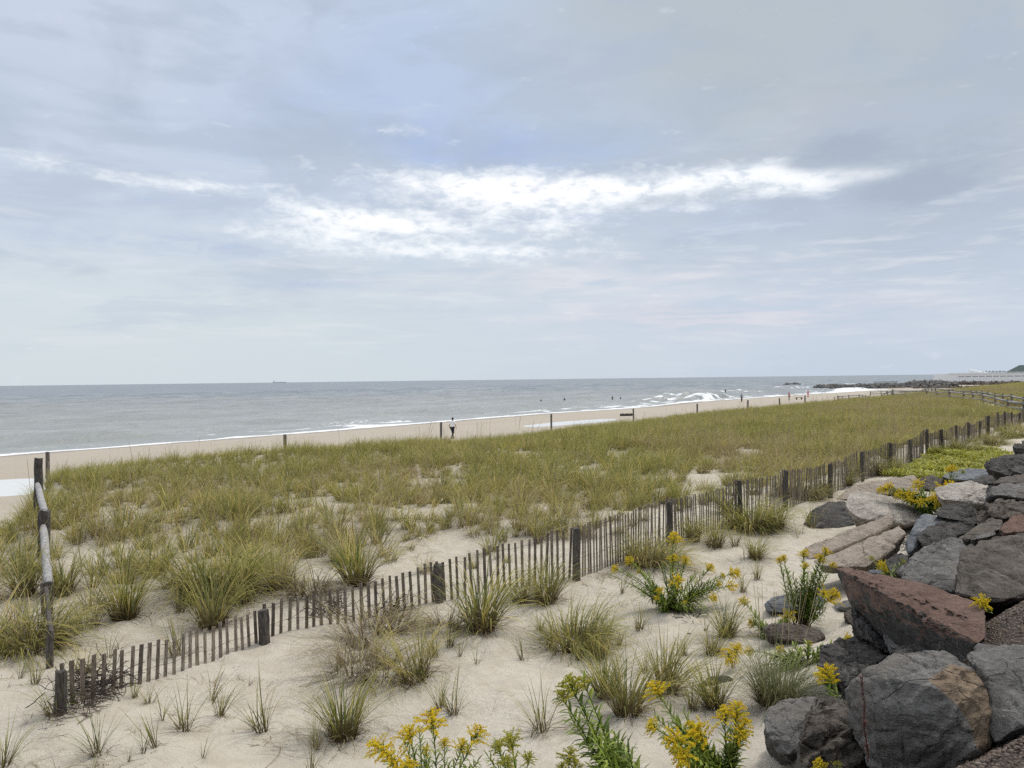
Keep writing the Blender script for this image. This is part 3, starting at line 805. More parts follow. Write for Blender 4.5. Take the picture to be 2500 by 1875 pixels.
# the field itself: one uncountable stand of dune grass
def scatter(name, variants, P_, rotz, tilt, scl, idx, kind_label=None):
    lib = bpy.data.collections.new(name + '_blades')
    for i, me in enumerate(variants):
        lib.objects.link(bpy.data.objects.new('%s_blades_%02d' % (name, i), me))
    me = bpy.data.meshes.new(name); me.vertices.add(len(P_)); me.vertices.foreach_set('co', np.asarray(P_, np.float32).ravel())
    a = me.attributes.new('rot', 'FLOAT_VECTOR', 'POINT'); a.data.foreach_set('vector', np.stack([tilt[:, 0], tilt[:, 1], rotz], -1).astype(np.float32).ravel())
    a = me.attributes.new('scl', 'FLOAT_VECTOR', 'POINT'); a.data.foreach_set('vector', scl.astype(np.float32).ravel())
    a = me.attributes.new('idx', 'INT', 'POINT'); a.data.foreach_set('value', idx.astype(np.int32))
    o = link(name, me)
    ng = bpy.data.node_groups.new(name, 'GeometryNodeTree')
    ng.interface.new_socket('Geometry', in_out='INPUT', socket_type='NodeSocketGeometry')
    ng.interface.new_socket('Geometry', in_out='OUTPUT', socket_type='NodeSocketGeometry')
    N = ng.nodes; gi = N.new('NodeGroupInput'); go = N.new('NodeGroupOutput')
    ip = N.new('GeometryNodeInstanceOnPoints'); ci = N.new('GeometryNodeCollectionInfo')
    ci.inputs['Collection'].default_value = lib; ci.inputs['Separate Children'].default_value = True; ci.inputs['Reset Children'].default_value = True
    def na(nm, ty):
        n = N.new('GeometryNodeInputNamedAttribute'); n.data_type = ty; n.inputs[0].default_value = nm
        return [q for q in n.outputs if q.enabled][0]
    Lk = ng.links.new
    Lk(gi.outputs[0], ip.inputs['Points']); Lk(ci.outputs[0], ip.inputs['Instance'])
    ip.inputs['Pick Instance'].default_value = True
    Lk(na('idx', 'INT'), ip.inputs['Instance Index'])
    er = N.new('FunctionNodeEulerToRotation'); Lk(na('rot', 'FLOAT_VECTOR'), er.inputs[0]); Lk(er.outputs[0], ip.inputs['Rotation'])
    Lk(na('scl', 'FLOAT_VECTOR'), ip.inputs['Scale'])
    Lk(ip.outputs[0], go.inputs[0])
    o.modifiers.new('scatter', 'NODES').node_group = ng
    o['kind'] = 'stuff'
    return o
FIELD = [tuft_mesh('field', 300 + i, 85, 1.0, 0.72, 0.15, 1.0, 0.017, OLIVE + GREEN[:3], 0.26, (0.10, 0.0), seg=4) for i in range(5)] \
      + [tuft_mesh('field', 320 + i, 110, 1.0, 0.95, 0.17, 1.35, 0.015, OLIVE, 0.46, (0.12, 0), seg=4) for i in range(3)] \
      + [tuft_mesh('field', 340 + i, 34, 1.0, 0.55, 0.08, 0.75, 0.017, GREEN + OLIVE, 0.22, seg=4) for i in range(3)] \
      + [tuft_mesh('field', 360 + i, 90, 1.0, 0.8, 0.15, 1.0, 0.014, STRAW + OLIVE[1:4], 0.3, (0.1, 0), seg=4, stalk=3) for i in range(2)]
R = np.random.RandomState(5)
def in_view(x, y, m=0.09):
    u = x / np.maximum(y, 0.1); return (y > 1) & (u > -0.66 - m) & (u < 0.66 + m)
def field_pts():
    out = []
    def bed(n0, n1, s0, s1, cell, hmul, dens):        # jittered grid: clumps keep their distance from one another
        a, b = np.meshgrid(np.arange(n0, n1, cell), np.arange(s0, s1, cell), indexing='ij')
        n = a.ravel() + R.uniform(-.48, .48, a.size) * cell; s = b.ravel() + R.uniform(-.48, .48, a.size) * cell; x, y = xy(n, s)
        k = in_view(x, y) & dens(n, s, a.size)
        out.append(np.stack([n[k], s[k], np.full(k.sum(), hmul)], -1))
    bare = [ground(px, py) for px, py in ((330, 1262), (240, 1350), (1015, 1378), (640, 1500), (1060, 1325))]
    bare = [(*ns(p.x, p.y), r) for p, r in zip(bare, ((1.0, 1.0), (0.7, 0.6), (0.6, 1.5), (0.5, 0.8), (0.5, 0.6)))]
    def dens(n, s, N):
        edge = np.interp(s, [-3, 3, 6, 9, 14, 22, 60], [11.2, 11.2, 10.8, 9.5, 8.4, 7.8, 7.2])
        d = np.interp(n - edge, [-0.01, 0, 1.2, 3.5, 7.0], [0, 0.40, 0.66, 0.86, 0.97])
        d = np.maximum(d, sst(n, edge, edge + 1.2) * sst(s, 16, 30))
        patch = sst(fbm(n / 2.2, s / 2.6, 61, 3) + 0.34 + 0.3 * sst(n, 15, 25) + 0.5 * sst(s, 30, 55), 0.0, 0.25)
        d = d * patch * (1 - 0.6 * (1 - sst(s, 5.5, 8.0)) * (1 - sst(n, 16, 19)))
        for a, b, (ra, rb) in bare: d = d * (1 - np.exp(-(((n - a) / ra) ** 2 + ((s - b) / rb) ** 2) ** 2))
        path = np.interp(n, [6, 8, 13, 17, 20, 24, 30, 36], [-1.5, -0.5, 2.6, 4.0, 6.0, 8.1, 10.3, 12.6])
        d = d * sst(s, path, path + 1.2)
        d = d * (1 - sst(n, 30.5, 33.5)) 
        # keep the far beach path clear between its rails
        pa = np.interp(n, [5, 12, 18, 24, 34], [74, 88, 104, 118, 112])
        d = d * np.where(np.abs(s - pa - 3) < 3.0, 0.0, 1)
        return R.uniform(0, 1, N) < d
    bed(7.5, 34, -2, 30, 0.50, 1.0, dens)
    bed(7.5, 34, -2, 34, 0.60, 0.62, lambda n, s, N: dens(n, s, N) & (R.uniform(0, 1, N) < .65))
    bed(6.9, 34, 30, 75, 0.44, 1.0, dens)
    bed(6.9, 34, 75, 160, 0.50, 1.0, dens)
    bed(6.0, 34, 160, 380, 0.85, 1.25, dens)
    # strip at the landward foot of the sand fence, farther along
    bed(5.4, 6.9, 34, 95, 0.55, 0.6, lambda n, s, N: (R.uniform(0, 1, N) < 0.55 * sst(fbm(n / 2, s / 5, 71, 2), -0.15, 0.2)))
    # grass spilling over the dune's near end beside the path
    bed(20, 34, 4, 13, 0.5, 0.9, lambda n, s, N: (R.uniform(0, 1, N) < 0.8 * sst(fbm(n / 2, s / 2, 72, 2), -0.2, 0.1) * sst(n, 20, 23)* (s < np.interp(n, [20, 34], [8, 14])) * (s > np.interp(n, [20, 27, 34], [4.5, 6.8, 9.0]))))
    return np.concatenate(out)
fp = field_pts()
n, s = fp[:, 0], fp[:, 1]; x, y = xy(n, s); z = ground_z(n, s)
M_ = len(n)
print('field tufts', M_)
hgt = R.uniform(0.42, 0.92, M_) * (0.85 + 0.3 * vnoise(n / 3, s / 3, 62)) * fp[:, 2]
hgt *= np.interp(n, [8, 12, 17, 27, 29, 33], [1.08, 1.16, 1.15, 1.05, 0.8, 0.55])
hgt *= np.where(R.uniform(0, 1, M_) < .25, R.uniform(.5, .8, M_), 1)

wd = hgt * R.uniform(0.85, 1.35, M_)
rnd = R.uniform(0, 1, M_); zone = fbm(n / 5, s / 7, 63, 3)
idx = np.where(rnd < 0.42, R.randint(0, 5, M_), np.where(rnd < 0.60, R.randint(5, 8, M_), np.where(rnd < 0.78, R.randint(8, 11, M_), R.randint(11, 13, M_))))
idx = np.where((zone > 0.15) & (rnd > 0.3), R.randint(11, 13, M_), idx)
idx = np.where((zone < -0.18) & (rnd > 0.3), R.randint(0, 5, M_), idx)
idx = np.where((n > 22) & (idx > 10) & (rnd < .93), R.randint(0, 5, M_), idx)
o = scatter('dune_grass', FIELD, np.stack([x, y, z], -1), R.uniform(0, 6.283, M_) * 0 + R.normal(0.2, 1.2, M_), R.normal(0, 0.10, (M_, 2)), np.stack([wd, wd, hgt], -1), idx)
tag(o, 'dense stand of olive and straw coloured dune grass covering the dune', 'dune grass')

# straws, stubs and roots strewn over the sand
LIT = []
for i in range(6):
    rr = random.Random(500 + i); V = []; Fc = []; C = []
    for b in range(rr.choice((3, 6, 10))):
        a = rr.uniform(0, 6.28); L = rr.uniform(0.08, 0.42); x0, y0 = rr.uniform(-.12, .12), rr.uniform(-.12, .12); c = rr.choice(STRAW + BROWN); cv = rr.uniform(-2, 2)
        w = rr.uniform(.0015, .0035); b0 = len(V); K = 5
        for k in range(K + 1):
            zz = 0.008 + 0.035 * abs(math.sin(k * 1.1 + b)) * rr.random()
            V += [(x0 - math.sin(a) * w, y0 + math.cos(a) * w, zz), (x0 + math.sin(a) * w, y0 - math.cos(a) * w, zz + .002)]
            C += [c, c]
            if k: Fc.append((b0 + 2 * k - 2, b0 + 2 * k - 1, b0 + 2 * k + 1, b0 + 2 * k))
            x0 += math.cos(a) * L / K; y0 += math.sin(a) * L / K; a += cv / K * 0.5
    me = np_mesh('straw', np.array(V), np.array(Fc), np.array(C)); me.materials.append(M_grass); LIT.append(me)
for i in range(4): LIT.append(tuft_mesh('sprout', 560 + i, 5, 0.55, 0.7, 0.02, 0.7, 0.011, GREEN + OLIVE[:2], 0.1, flat_dead=False))
for i in range(3): LIT.append(tuft_mesh('stub', 520 + i, 9, 0.45, 0.9, 0.03, 0.6, 0.008, STRAW + BROWN, 0.6))
n1 = R.uniform(2.5, 20, 4600); s1 = R.uniform(-2, 32, 4600); x, y = xy(n1, s1)
dk = np.clip(0.30 + 0.9 * fbm(n1 / 1.5, s1 / 1.5, 81, 3), 0, 1)
for p, hs, kind, lab in placed[:80]:
    q = ns(p.x, p.y); dk = np.maximum(dk, np.exp(-((n1 - q[0]) ** 2 + (s1 - q[1]) ** 2) / (0.9 * hs + .15) ** 2) * (1.0 if kind != 'sprig' else .3))
k = in_view(x, y) & (R.uniform(0, 1, len(n1)) < dk) & (n1 > 3.2 + 1.4 * sst(s1, 5, 16))
n1, s1, x, y = n1[k], s1[k], x[k], y[k]; K_ = len(n1)
sc = R.uniform(0.5, 1.15, K_); 
o = scatter('grass_litter', LIT, np.stack([x, y, ground_z(n1, s1)], -1), R.uniform(0, 6.28, K_), R.normal(0, .05, (K_, 2)), np.stack([sc, sc, sc * .7], -1), np.where(R.uniform(0, 1, K_) < .74, R.randint(0, 6, K_), R.randint(6, 13, K_)))
tag(o, 'dead straws and stubs of grass strewn across the open sand', 'dead grass')

# bits of shell, pebble and seed husk
BITS = []
for i in range(5):
    rr = random.Random(950 + i); mb = MB(); c = [(0.62, 0.60, 0.56), (0.05, 0.04, 0.03), (0.10, 0.07, 0.05), (0.22, 0.18, 0.14), (0.04, 0.035, 0.03)][i]
    vs = [Vector((rr.gauss(0, 1), rr.gauss(0, 1), rr.gauss(0, .5))).normalized() * rr.uniform(.7, 1.1) for _ in range(9)]
    bm = bmesh.new(); [bm.verts.new(v) for v in vs]; bmesh.ops.convex_hull(bm, input=bm.verts); bm.verts.index_update()
    mb.add([v.co for v in bm.verts], [tuple(v.index for v in f.verts) for f in bm.faces], c); bm.free()
    me = mb.mesh('bit'); me.materials.append(M_grass); BITS.append(me)
n1 = R.uniform(2.0, 16, 2600); s1 = R.uniform(0, 26, 2600); x, y = xy(n1, s1); k = in_view(x, y) & (R.uniform(0, 1, 2600) < 0.35 + fbm(n1, s1, 99, 3)); n1, s1, x, y = n1[k], s1[k], x[k], y[k]; K_ = len(n1)
sc = 0.0035 + 0.009 * R.uniform(0, 1, K_) ** 4
o = scatter('beach_debris', BITS, np.stack([x, y, ground_z(n1, s1)], -1), R.uniform(0, 6.28, K_), R.normal(0, .3, (K_, 2)), np.stack([sc * 1.3, sc, sc * .7], -1), R.choice([0, 1, 2, 3, 4], K_, p=[.22, .22, .2, .2, .16]))
tag(o, 'bits of shell, pebble and husk scattered on the sand', 'shell debris')
# ------------------------------------------------------------------ riprap boulders
def rock_mat(c1, c2, c3, vein=0.35, rust=0.0):
    """c1 dark, c2 light, c3 stain; all real stone colours with grain, layering, lichen and cracks"""
    def f(g, b):
        p = g.coord('Object')
        rnd = g.vmath('SCALE', g.comb(3.7, 9.1, 5.3), scale=1.0)
        r = E(g, g.new('ShaderNodeObjectInfo').outputs['Random'])
        q = g.vmath('ADD', p, g.comb(r * 37.0, r * 11.0, r * 23.0))
        x, y, z = g.sep(q)
        big = g.noise(q, 1.7, 5, 0.62, 0.6); mid = g.noise(q, 7.0, 6, 0.68, 0.3); fin = g.noise(q, 38.0, 4, 0.75); sp = g.noise(q, 160.0, 2, 0.8)
        lay = g.noise(g.vmath('MULTIPLY', g.vmath('ADD', q, g.comb(z * 0.5, z * 0.2, 0.0)), (1.6, 1.6, 11.0)), 1.6, 5, 0.65, 0.8)
        c = g.mix(g.smooth(mid * 0.6 + big * 0.4, 0.34, 0.66), c1, c2)
        c = g.mix(g.smooth(big, 0.52, 0.68) * 0.7, c, c3)
        c = g.mix(g.smooth(lay, 0.60, 0.70) * vein, c, tuple(min(0.6, v * 1.75 + 0.03) for v in c2))
        c = g.mix(g.smooth(fin, 0.40, 0.70) * 0.5, c, tuple(v * 0.5 for v in c1))
        c = g.mix(g.smooth(sp, 0.56, 0.74) * 0.40, c, tuple(min(0.6, v * 2.0) for v in c2))
        c = g.mix(g.smooth(sp, 0.44, 0.28) * 0.40, c, tuple(v * 0.3 for v in c1))
        vein_n = g.math('ABSOLUTE', g.noise(q, 1.3, 3, 0.5, 1.0) - 0.5)
        c = g.mix(g.smooth(vein_n, 0.010, 0.0) * vein * 0.8, c, (0.38, 0.37, 0.35))
        c = g.mix(g.attr('stain', 'Fac') , c, g.mix(g.smooth(mid, 0.35, 0.65), (0.175, 0.125, 0.085), (0.30, 0.225, 0.155)))
        g.put(b.inputs['Base Color'], c)
        g.put(b.inputs['Roughness'], 0.78 + fin * 0.2)
        b.inputs['Specular IOR Level'].default_value = 0.3
        crack = g.voro(g.vmath('ADD', q, g.vmath('SCALE', g.noise(q, 3.0, 3, color=True), scale=0.35)), 2.3, 'DISTANCE_TO_EDGE')
        h = mid * 1.1 + lay * 0.8 + fin * 0.6 + sp * 0.18 + g.smooth(crack, 0.0, 0.035) * 0.35 + big * 0.8
        g.put(b.inputs['Normal'], g.bump(h, 1.0, 0.045))
    return f
RM = {
 'dark':  material('dark_basalt', rock_mat((0.045, 0.042, 0.039), (0.125, 0.119, 0.112), (0.095, 0.082, 0.070), 0.3)),
 'grey':  material('grey_gneiss', rock_mat((0.105, 0.099, 0.092), (0.25, 0.24, 0.225), (0.185, 0.163, 0.14), 0.45)),
 'brown': material('brown_grey_stone', rock_mat((0.075, 0.064, 0.054), (0.195, 0.168, 0.14), (0.135, 0.103, 0.078), 0.3)),
 'red':   material('red_brown_stone', rock_mat((0.135, 0.080, 0.060), (0.23, 0.145, 0.112), (0.15, 0.105, 0.085), 0.12)),
 'tan':   material('tan_stone', rock_mat((0.29, 0.235, 0.185), (0.50, 0.42, 0.34), (0.32, 0.27, 0.235), 0.35)),
 'pale':  material('pale_stone', rock_mat((0.35, 0.31, 0.265), (0.60, 0.555, 0.49), (0.47, 0.42, 0.375), 0.30)),
 'blue':  material('blue_grey_stone', rock_mat((0.115, 0.125, 0.135), (0.24, 0.255, 0.27), (0.30, 0.30, 0.30), 0.35)),
}
def rock_from_points(name, pts, mats, seg, amp, seed, label, group, pick=None, sink=0.0, stain=None):
    """convex block through the given corner points, edges worn, faces broken up by fracture relief"""
    O = sum((Vector(p) for p in pts), Vector()) / len(pts)
    bm = bmesh.new()
    for p in pts: bm.verts.new(Vector(p) - O)
    r = bmesh.ops.convex_hull(bm, input=bm.verts)
    bmesh.ops.delete(bm, geom=[e for e in r['geom_interior'] if isinstance(e, bmesh.types.BMVert)] , context='VERTS')
    bm.normal_update()
    bmesh.ops.dissolve_limit(bm, angle_limit=math.radians(9), verts=bm.verts, edges=bm.edges)
    size = max((v.co.length for v in bm.verts))
    bmesh.ops.bevel(bm, geom=list(bm.edges), offset=size * 0.018, segments=1, profile=0.6, affect='EDGES', clamp_overlap=True)
    bmesh.ops.triangulate(bm, faces=bm.faces)
    for _ in range(9):
        le = [e for e in bm.edges if e.calc_length() > seg]
        if not le or len(bm.verts) > 60000: break
        bmesh.ops.subdivide_edges(bm, edges=le, cuts=1, use_grid_fill=False)
        bmesh.ops.triangulate(bm, faces=bm.faces)
    bmesh.ops.remove_doubles(bm, verts=bm.verts, dist=seg * 0.12)
    bm.normal_update()
    off = Vector((seed * 3.71, seed * 1.93, seed * 5.07)); A = amp
    rr = random.Random(seed); dirn = Vector((rr.uniform(-1, 1), rr.uniform(-1, 1), rr.uniform(0.4, 1.5))).normalized()
    for v in bm.verts:
        q = v.co * (1.0 / max(size, 0.2)) * 1.1 + off
        w = mnoise.fractal(q * 1.3, 0.9, 2.1, 3) * 0.9
        # step fracture: terraces along a bedding direction
        t = (v.co.dot(dirn) / size) * 5.5 + mnoise.fractal(q * 1.2, 1, 2, 2) * 1.4
        fr = t - math.floor(t); stp = (fr if fr < 0.8 else (1 - fr) * 4.0) - 0.5
        cell = mnoise.voronoi(q * 2.6)[0]; edge = cell[1] - cell[0]
        rid = mnoise.ridged_multi_fractal(q * 3.0, 0.9, 2.2, 4, 1.0, 2.0) * 0.12
        d = w * 0.60 + stp * 0.62 - max(0, 0.09 - edge) * 5.0 - rid + mnoise.fractal(q * 9, .8, 2, 4) * 0.34
        v.co += v.normal * d * A
    me = bpy.data.meshes.new(name); bm.to_mesh(me); bm.free()
    for m in mats: me.materials.append(m)
    if pick:
        for pl in me.polygons:
            pl.material_index = pick(pl.center + O, pl.normal)
    if stain:
        a = me.attributes.new('stain', 'FLOAT', 'POINT')
        a.data.foreach_set('value', np.array([stain(v.co + O) for v in me.vertices], np.float32))
    try: me.polygons.foreach_set('use_smooth', [True] * len(me.polygons)); me.set_sharp_from_angle(angle=math.radians(38))
    except Exception: pass
    o = bpy.data.objects.new('boulder', me); col.objects.link(o); o.location = O
    tag(o, label, 'boulder', group)
    return o
def slope_Y(px, py):
    """depth at which that sight line meets the boulder slope (or the sand below it)"""
    d = ray(px, py); d = d / d.y
    nn_ = -SY * d.x + SX
    k = -d.z - 0.43 * nn_
    Y = (6.3 - 4.82) / k if k > 0.02 else 90
    return min(max(Y, 2.0), 3.32 / max(-d.z, 0.02))
GR = 'boulders of the rock revetment'
def rockP(seed, mat, pts, depth, label, base=None, amp=None, extra=None, mats=None, pick=None, stain=None, Y0=None, shrink=0.85, drop=None):
    cx = sum(p[0] for p in pts) / len(pts); cy = sum(p[1] for p in pts) / len(pts)
    if Y0 == 'sand':
        Y0 = min(ground(p[0], p[1]).y - p[2] for p in sorted(pts, key=lambda p: -p[1])[:3])
    if Y0 is None:
        lo = sorted(pts, key=lambda p: -p[1])[:3]
        Y0 = min(slope_Y(p[0], p[1]) - p[2] for p in lo) - 0.1
    P_ = [at(px, py, Y0 + dy) for px, py, dy in pts]
    c = sum(P_, Vector()) / len(P_)
    fwd = (c - CAM); fwd.z = 0; fwd.normalize()
    back = []
    for p in P_:
        k = 1 + depth / max(Y0, p.y)
        q = CAM + (p - CAM) * k
        cq = CAM + (c - CAM) * k
        q = cq.lerp(q, shrink); q.z -= (drop if drop is not None else depth * 0.25)
        back.append(q)
    zmin = min(p.z for p in P_) - 0.15
    low = [Vector((p.x, p.y, zmin)) for p in (c + (p - c) * 0.7 + fwd * depth * .5 for p in P_)]
    Y0 = sum(p.y for p in P_) / len(P_) if Y0 < .01 else Y0
    size = max((p - c).length for p in P_)
    seg = max(size / 22.0, Y0 * 0.0035)
    return rock_from_points('boulder', P_ + back + low, mats or [RM[mat]], seg, amp if amp is not None else size * 0.055, seed, label, GR, pick, stain=stain)
def Q(zx, zy): return 1800 + zx * 0.31646, 1350 + zy * 0.31646      # from the enlarged lower right view
def T(zx, zy): return 1800 + zx * 0.31646, 1000 + zy * 0.31646
def pq(l): return [(*Q(a, b), c) for a, b, c in l]
def pt(l): return [(*T(a, b), c) for a, b, c in l]
def yz(l, zr):      # corner given by its height below the eye
    out = []
    for (zx, zy, z_) in l:
        px, py = Q(zx, zy); d = ray(px, py); out.append((px, py, -z_ / (d.z / d.y)))
    return out
def in_poly(px, py, poly):
    c = False; j = len(poly) - 1
    for i in range(len(poly)):
        if (poly[i][1] > py) != (poly[j][1] > py) and px < (poly[j][0] - poly[i][0]) * (py - poly[i][1]) / (poly[j][1] - poly[i][1]) + poly[i][0]: c = not c
        j = i
    return c
TANP = [Q(a_, b_) for a_, b_ in ((1480, 985), (1560, 930), (1640, 870), (1770, 900), (1900, 900), (1985, 1000), (2010, 1200), (1990, 1500), (1860, 1540), (1800, 1330), (1720, 1190), (1600, 1080))]
def tan_patch(co):
    co = Vector(co); a_, b_ = proj(co); w_ = mnoise.noise_vector(co * 5.0) * 9 + mnoise.noise_vector(co * 16.0) * 3
    return 1.0 if in_poly(a_ + w_.x, b_ + w_.y, TANP) else 0.0
ZR = -1.0
def zq(l): return yz([(a_, b_, c_ * -1.0) for a_, b_, c_ in l], 0)
rockP(1, 'grey', yz([(835, 1010, 1.62), (960, 915, 1.56), (1110, 818, 1.50), (1230, 762, 1.47), (1420, 738, 1.45), (1620, 740, 1.46), (1860, 905, 1.50), (1660, 870, 1.46),
                     (1490, 985, 1.50), (1400, 965, 1.50), (1110, 975, 1.53), (1000, 1020, 1.58), (1960, 1120, 1.60), (1970, 1460, 1.80), (1860, 1570, 1.83), (1640, 1150, 1.58), (835, 1250, 1.78), (1150, 1290, 1.70)], 0)
      + [(*Q(1790, 1760), 3.80), (*Q(1200, 1760), 3.90), (*Q(1010, 1640), 3.95)], 0.55,
      'largest grey boulder with a tan weathered face, at the bottom right corner', Y0=1e-9, amp=0.030, stain=tan_patch)
rockP(2, 'grey', yz([(1850, 700, 1.62), (2100, 735, 1.50), (2330, 700, 1.48), (2480, 900, 1.48), (2480, 1200, 1.60), (2215, 1320, 1.66), (2010, 1470, 1.76), (1965, 1450, 1.76), (1935, 1050, 1.58), (1890, 890, 1.53), (1780, 810, 1.56)], 0), 0.5,
      'smooth slanting grey boulder right of the tan-faced one, cut by the photo\'s edge', Y0=1e-9, amp=0.028)
rockP(3, 'brown', pq([(630, 1120, .25), (740, 1095, .4), (850, 1100, .4), (860, 1250, .1), (900, 1330, 0), (1020, 1600, -.1), (1000, 1800, -.1), (470, 1800, -.15), (465, 1450, -.05), (520, 1240, .1)]), 0.8,
      'brownish rounded boulder in the bottom row between two grey ones', Y0=4.35, amp=0.06)
rockP(4, 'grey', pq([(190, 1330, .1), (235, 1190, .3), (330, 1135, .4), (470, 1140, .4), (620, 1100, .5), (560, 1250, .1), (480, 1520, -.1), (400, 1580, -.1), (300, 1540, 0), (215, 1400, .05)]), 0.6,
      'small dark boulder with a white vein, lowest at the sand\'s edge', Y0=5.2, amp=0.04)
# the big red-brown slab: flat tilted top, dark stone on every face not turned upward
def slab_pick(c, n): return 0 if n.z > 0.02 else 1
rockP(5, 'red', yz([(752, 115, 1.90), (860, 105, 1.86), (1050, 150, 1.84), (1250, 200, 1.81), (1450, 262, 1.79), (1520, 250, 1.74), (1830, 350, 1.70), (1915, 415, 1.68), (1905, 560, 1.68), (1940, 640, 1.70), (1850, 695, 1.74),
                     (1690, 700, 1.84), (1640, 640, 1.80), (1340, 450, 1.85), (1100, 262, 1.90), (860, 212, 1.96), (770, 170, 1.99),
                     (860, 380, 2.12), (1080, 490, 2.12), (1300, 650, 2.08), (1420, 702, 2.04), (1540, 748, 1.98)], 0), 0.35,
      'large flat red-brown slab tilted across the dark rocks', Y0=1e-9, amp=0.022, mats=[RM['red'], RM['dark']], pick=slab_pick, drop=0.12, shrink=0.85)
rockP(6, 'dark', pq([(870, 390, .6), (1010, 440, .5), (1130, 520, .4), (1260, 640, .3), (1250, 770, .1), (1190, 790, 0), (1030, 680, .1), (930, 640, .2), (880, 520, .4)]), 0.7,
      'dark blocky rock wedged under the front of the red-brown slab', Y0=6.6, amp=0.05)
rockP(7, 'dark', pq([(620, 700, .3), (760, 645, .5), (1010, 655, .5), (1060, 760, .3), (1180, 790, .2), (1040, 880, 0), (870, 950, -.1), (700, 960, -.1), (620, 880, 0)]), 0.7,
      'low dark jagged rock below the slab, behind the pale fine grass', Y0=6.4, amp=0.06)
rockP(40, 'dark', pq([(800, 860, .3), (900, 850, .3), (1100, 870, .1), (1080, 1000, -.1), (860, 1060, -.1), (780, 980, 0)]), 0.6, 'shadowed dark rock between the largest grey boulder and the pale fine grass', Y0=5.9, amp=0.05)
rockP(41, 'dark', pq([(1180, 700, .3), (1400, 690, .3), (1560, 720, .2), (1500, 800, 0), (1300, 830, 0), (1180, 800, .1)]), 0.5, 'dark rock filling the gap under the slab\'s right half', Y0=5.6, amp=0.05)
rockP(8, 'brown', pq([(820, 460, .1), (870, 425, .2), (930, 450, .2), (925, 540, 0), (860, 535, 0)]), 0.25, 'small brown stone on the sand at the slab\'s left foot', Y0='sand', amp=0.02)
rockP(9, 'dark', [(1706, 1668, 0), (1735, 1650, .1), (1775, 1648, .12), (1792, 1658, .08), (1760, 1670, 0)], 0.25, 'flat dark stone half buried in sand among grass', Y0='sand', amp=0.012)
rockP(10, 'blue', pq([(205, 400, 0), (260, 340, .15), (340, 310, .25), (450, 290, .35), (560, 280, .35), (670, 300, .3), (690, 370, .15), (600, 450, 0), (400, 470, -.05), (230, 450, -.05)]), 0.6,
      'smooth blue-grey boulder half buried behind the upright goldenrod', Y0='sand', amp=0.03)
rockP(11, 'brown', pq([(190, 560, 0), (300, 530, .15), (480, 540, .2), (640, 590, .2), (690, 650, .1), (600, 700, 0), (300, 660, -.05), (200, 620, -.05)]), 0.5,
      'buried tan-brown stone beneath trailing goldenrod', Y0='sand', amp=0.025)
rockP(12, 'tan', pt([(755, 685, .3), (830, 620, .6), (940, 568, .9), (1180, 530, 1.2), (1370, 503, 1.3), (1420, 560, 1.0), (1445, 640, .7), (1250, 650, .4), (1000, 640, .2), (850, 690, 0), (780, 700, 0)]), 0.9,
      'long pale tan slab nearest the sand fence', Y0='sand', amp=0.05)
rockP(13, 'pale', pt([(828, 735, .1), (845, 685, .3), (900, 668, .4), (860, 640, .8), (930, 615, 1.0), (1060, 630, 1.2), (1240, 690, 1.2), (1510, 750, 1.1), (1530, 785, .9), (1400, 870, .3), (1300, 895, .1), (1130, 810, 0), (970, 850, -.2), (880, 800, -.1)]), 0.7,
      'big pale layered slab lying over the others, its pointed end towards the sand', amp=0.05)
rockP(14, 'dark', pt([(505, 890, 0), (560, 780, .3), (640, 730, .6), (700, 702, .8), (835, 705, .8), (900, 760, .5), (965, 852, .2), (840, 905, -.1), (720, 915, -.2), (600, 920, -.2)]), 0.8,
      'dark flat-topped stone on the sand at the pale slab\'s point', Y0='sand', amp=0.035)
rockP(15, 'tan', pt([(505, 1060, .1), (590, 1020, .3), (800, 945, .6), (1180, 800, 1.2), (1212, 825, 1.1), (1205, 880, .9), (1000, 990, .4), (750, 1085, .0), (560, 1165, -.2), (515, 1110, -.1)]), 0.5,
      'long tan beam-like slab pointing down to the sand', Y0='sand', amp=0.03)
rockP(16, 'tan', pt([(570, 1168, .1), (700, 1115, .35), (1000, 1000, .8), (1255, 880, 1.2), (1312, 960, .9), (1240, 1040, .6), (1130, 1140, .2), (1010, 1225, -.1), (800, 1215, -.3), (620, 1205, -.2)]), 0.7,
      'broad tan block under the beam-like slab', amp=0.045)
rockP(17, 'pale', pt([(1505, 610, .3), (1620, 565, .6), (1800, 528, .9), (1860, 545, .8), (1945, 580, .6), (1930, 660, .3), (1915, 730, .1), (1800, 740, .0), (1700, 705, -.1), (1560, 690, .0)]), 0.9,
      'whitest boulder, domed, behind the yellow flowers', amp=0.05)
rockP(18, 'blue', pt([(1355, 900, .3), (1380, 840, .5), (1440, 800, .8), (1530, 815, .8), (1600, 850, .6), (1500, 905, .3), (1400, 965, .1), (1370, 1060, -.1), (1310, 1115, -.2), (1290, 1010, .1)]), 0.6,
      'pale blue-grey stone streaked with white between tan and dark blocks', amp=0.035)
rockP(19, 'dark', pt([(1378, 965, .0), (1500, 905, .3), (1620, 822, .7), (1700, 815, .7), (1760, 825, .6), (1845, 895, .4), (1830, 935, .2), (1690, 975, -.1), (1560, 1030, -.2), (1440, 1062, -.2), (1390, 1010, -.1)]), 0.7,
      'dark angular block with a lighter round end beside the blue-grey stone', amp=0.05)
rockP(20, 'dark', pt([(1518, 800, .1), (1560, 745, .4), (1640, 715, .6), (1750, 722, .6), (1845, 765, .5), (1870, 855, .2), (1850, 885, 0), (1700, 850, -.1), (1570, 832, 0)]), 0.7,
      'dark layered rock in front of the whitest boulder', amp=0.05)
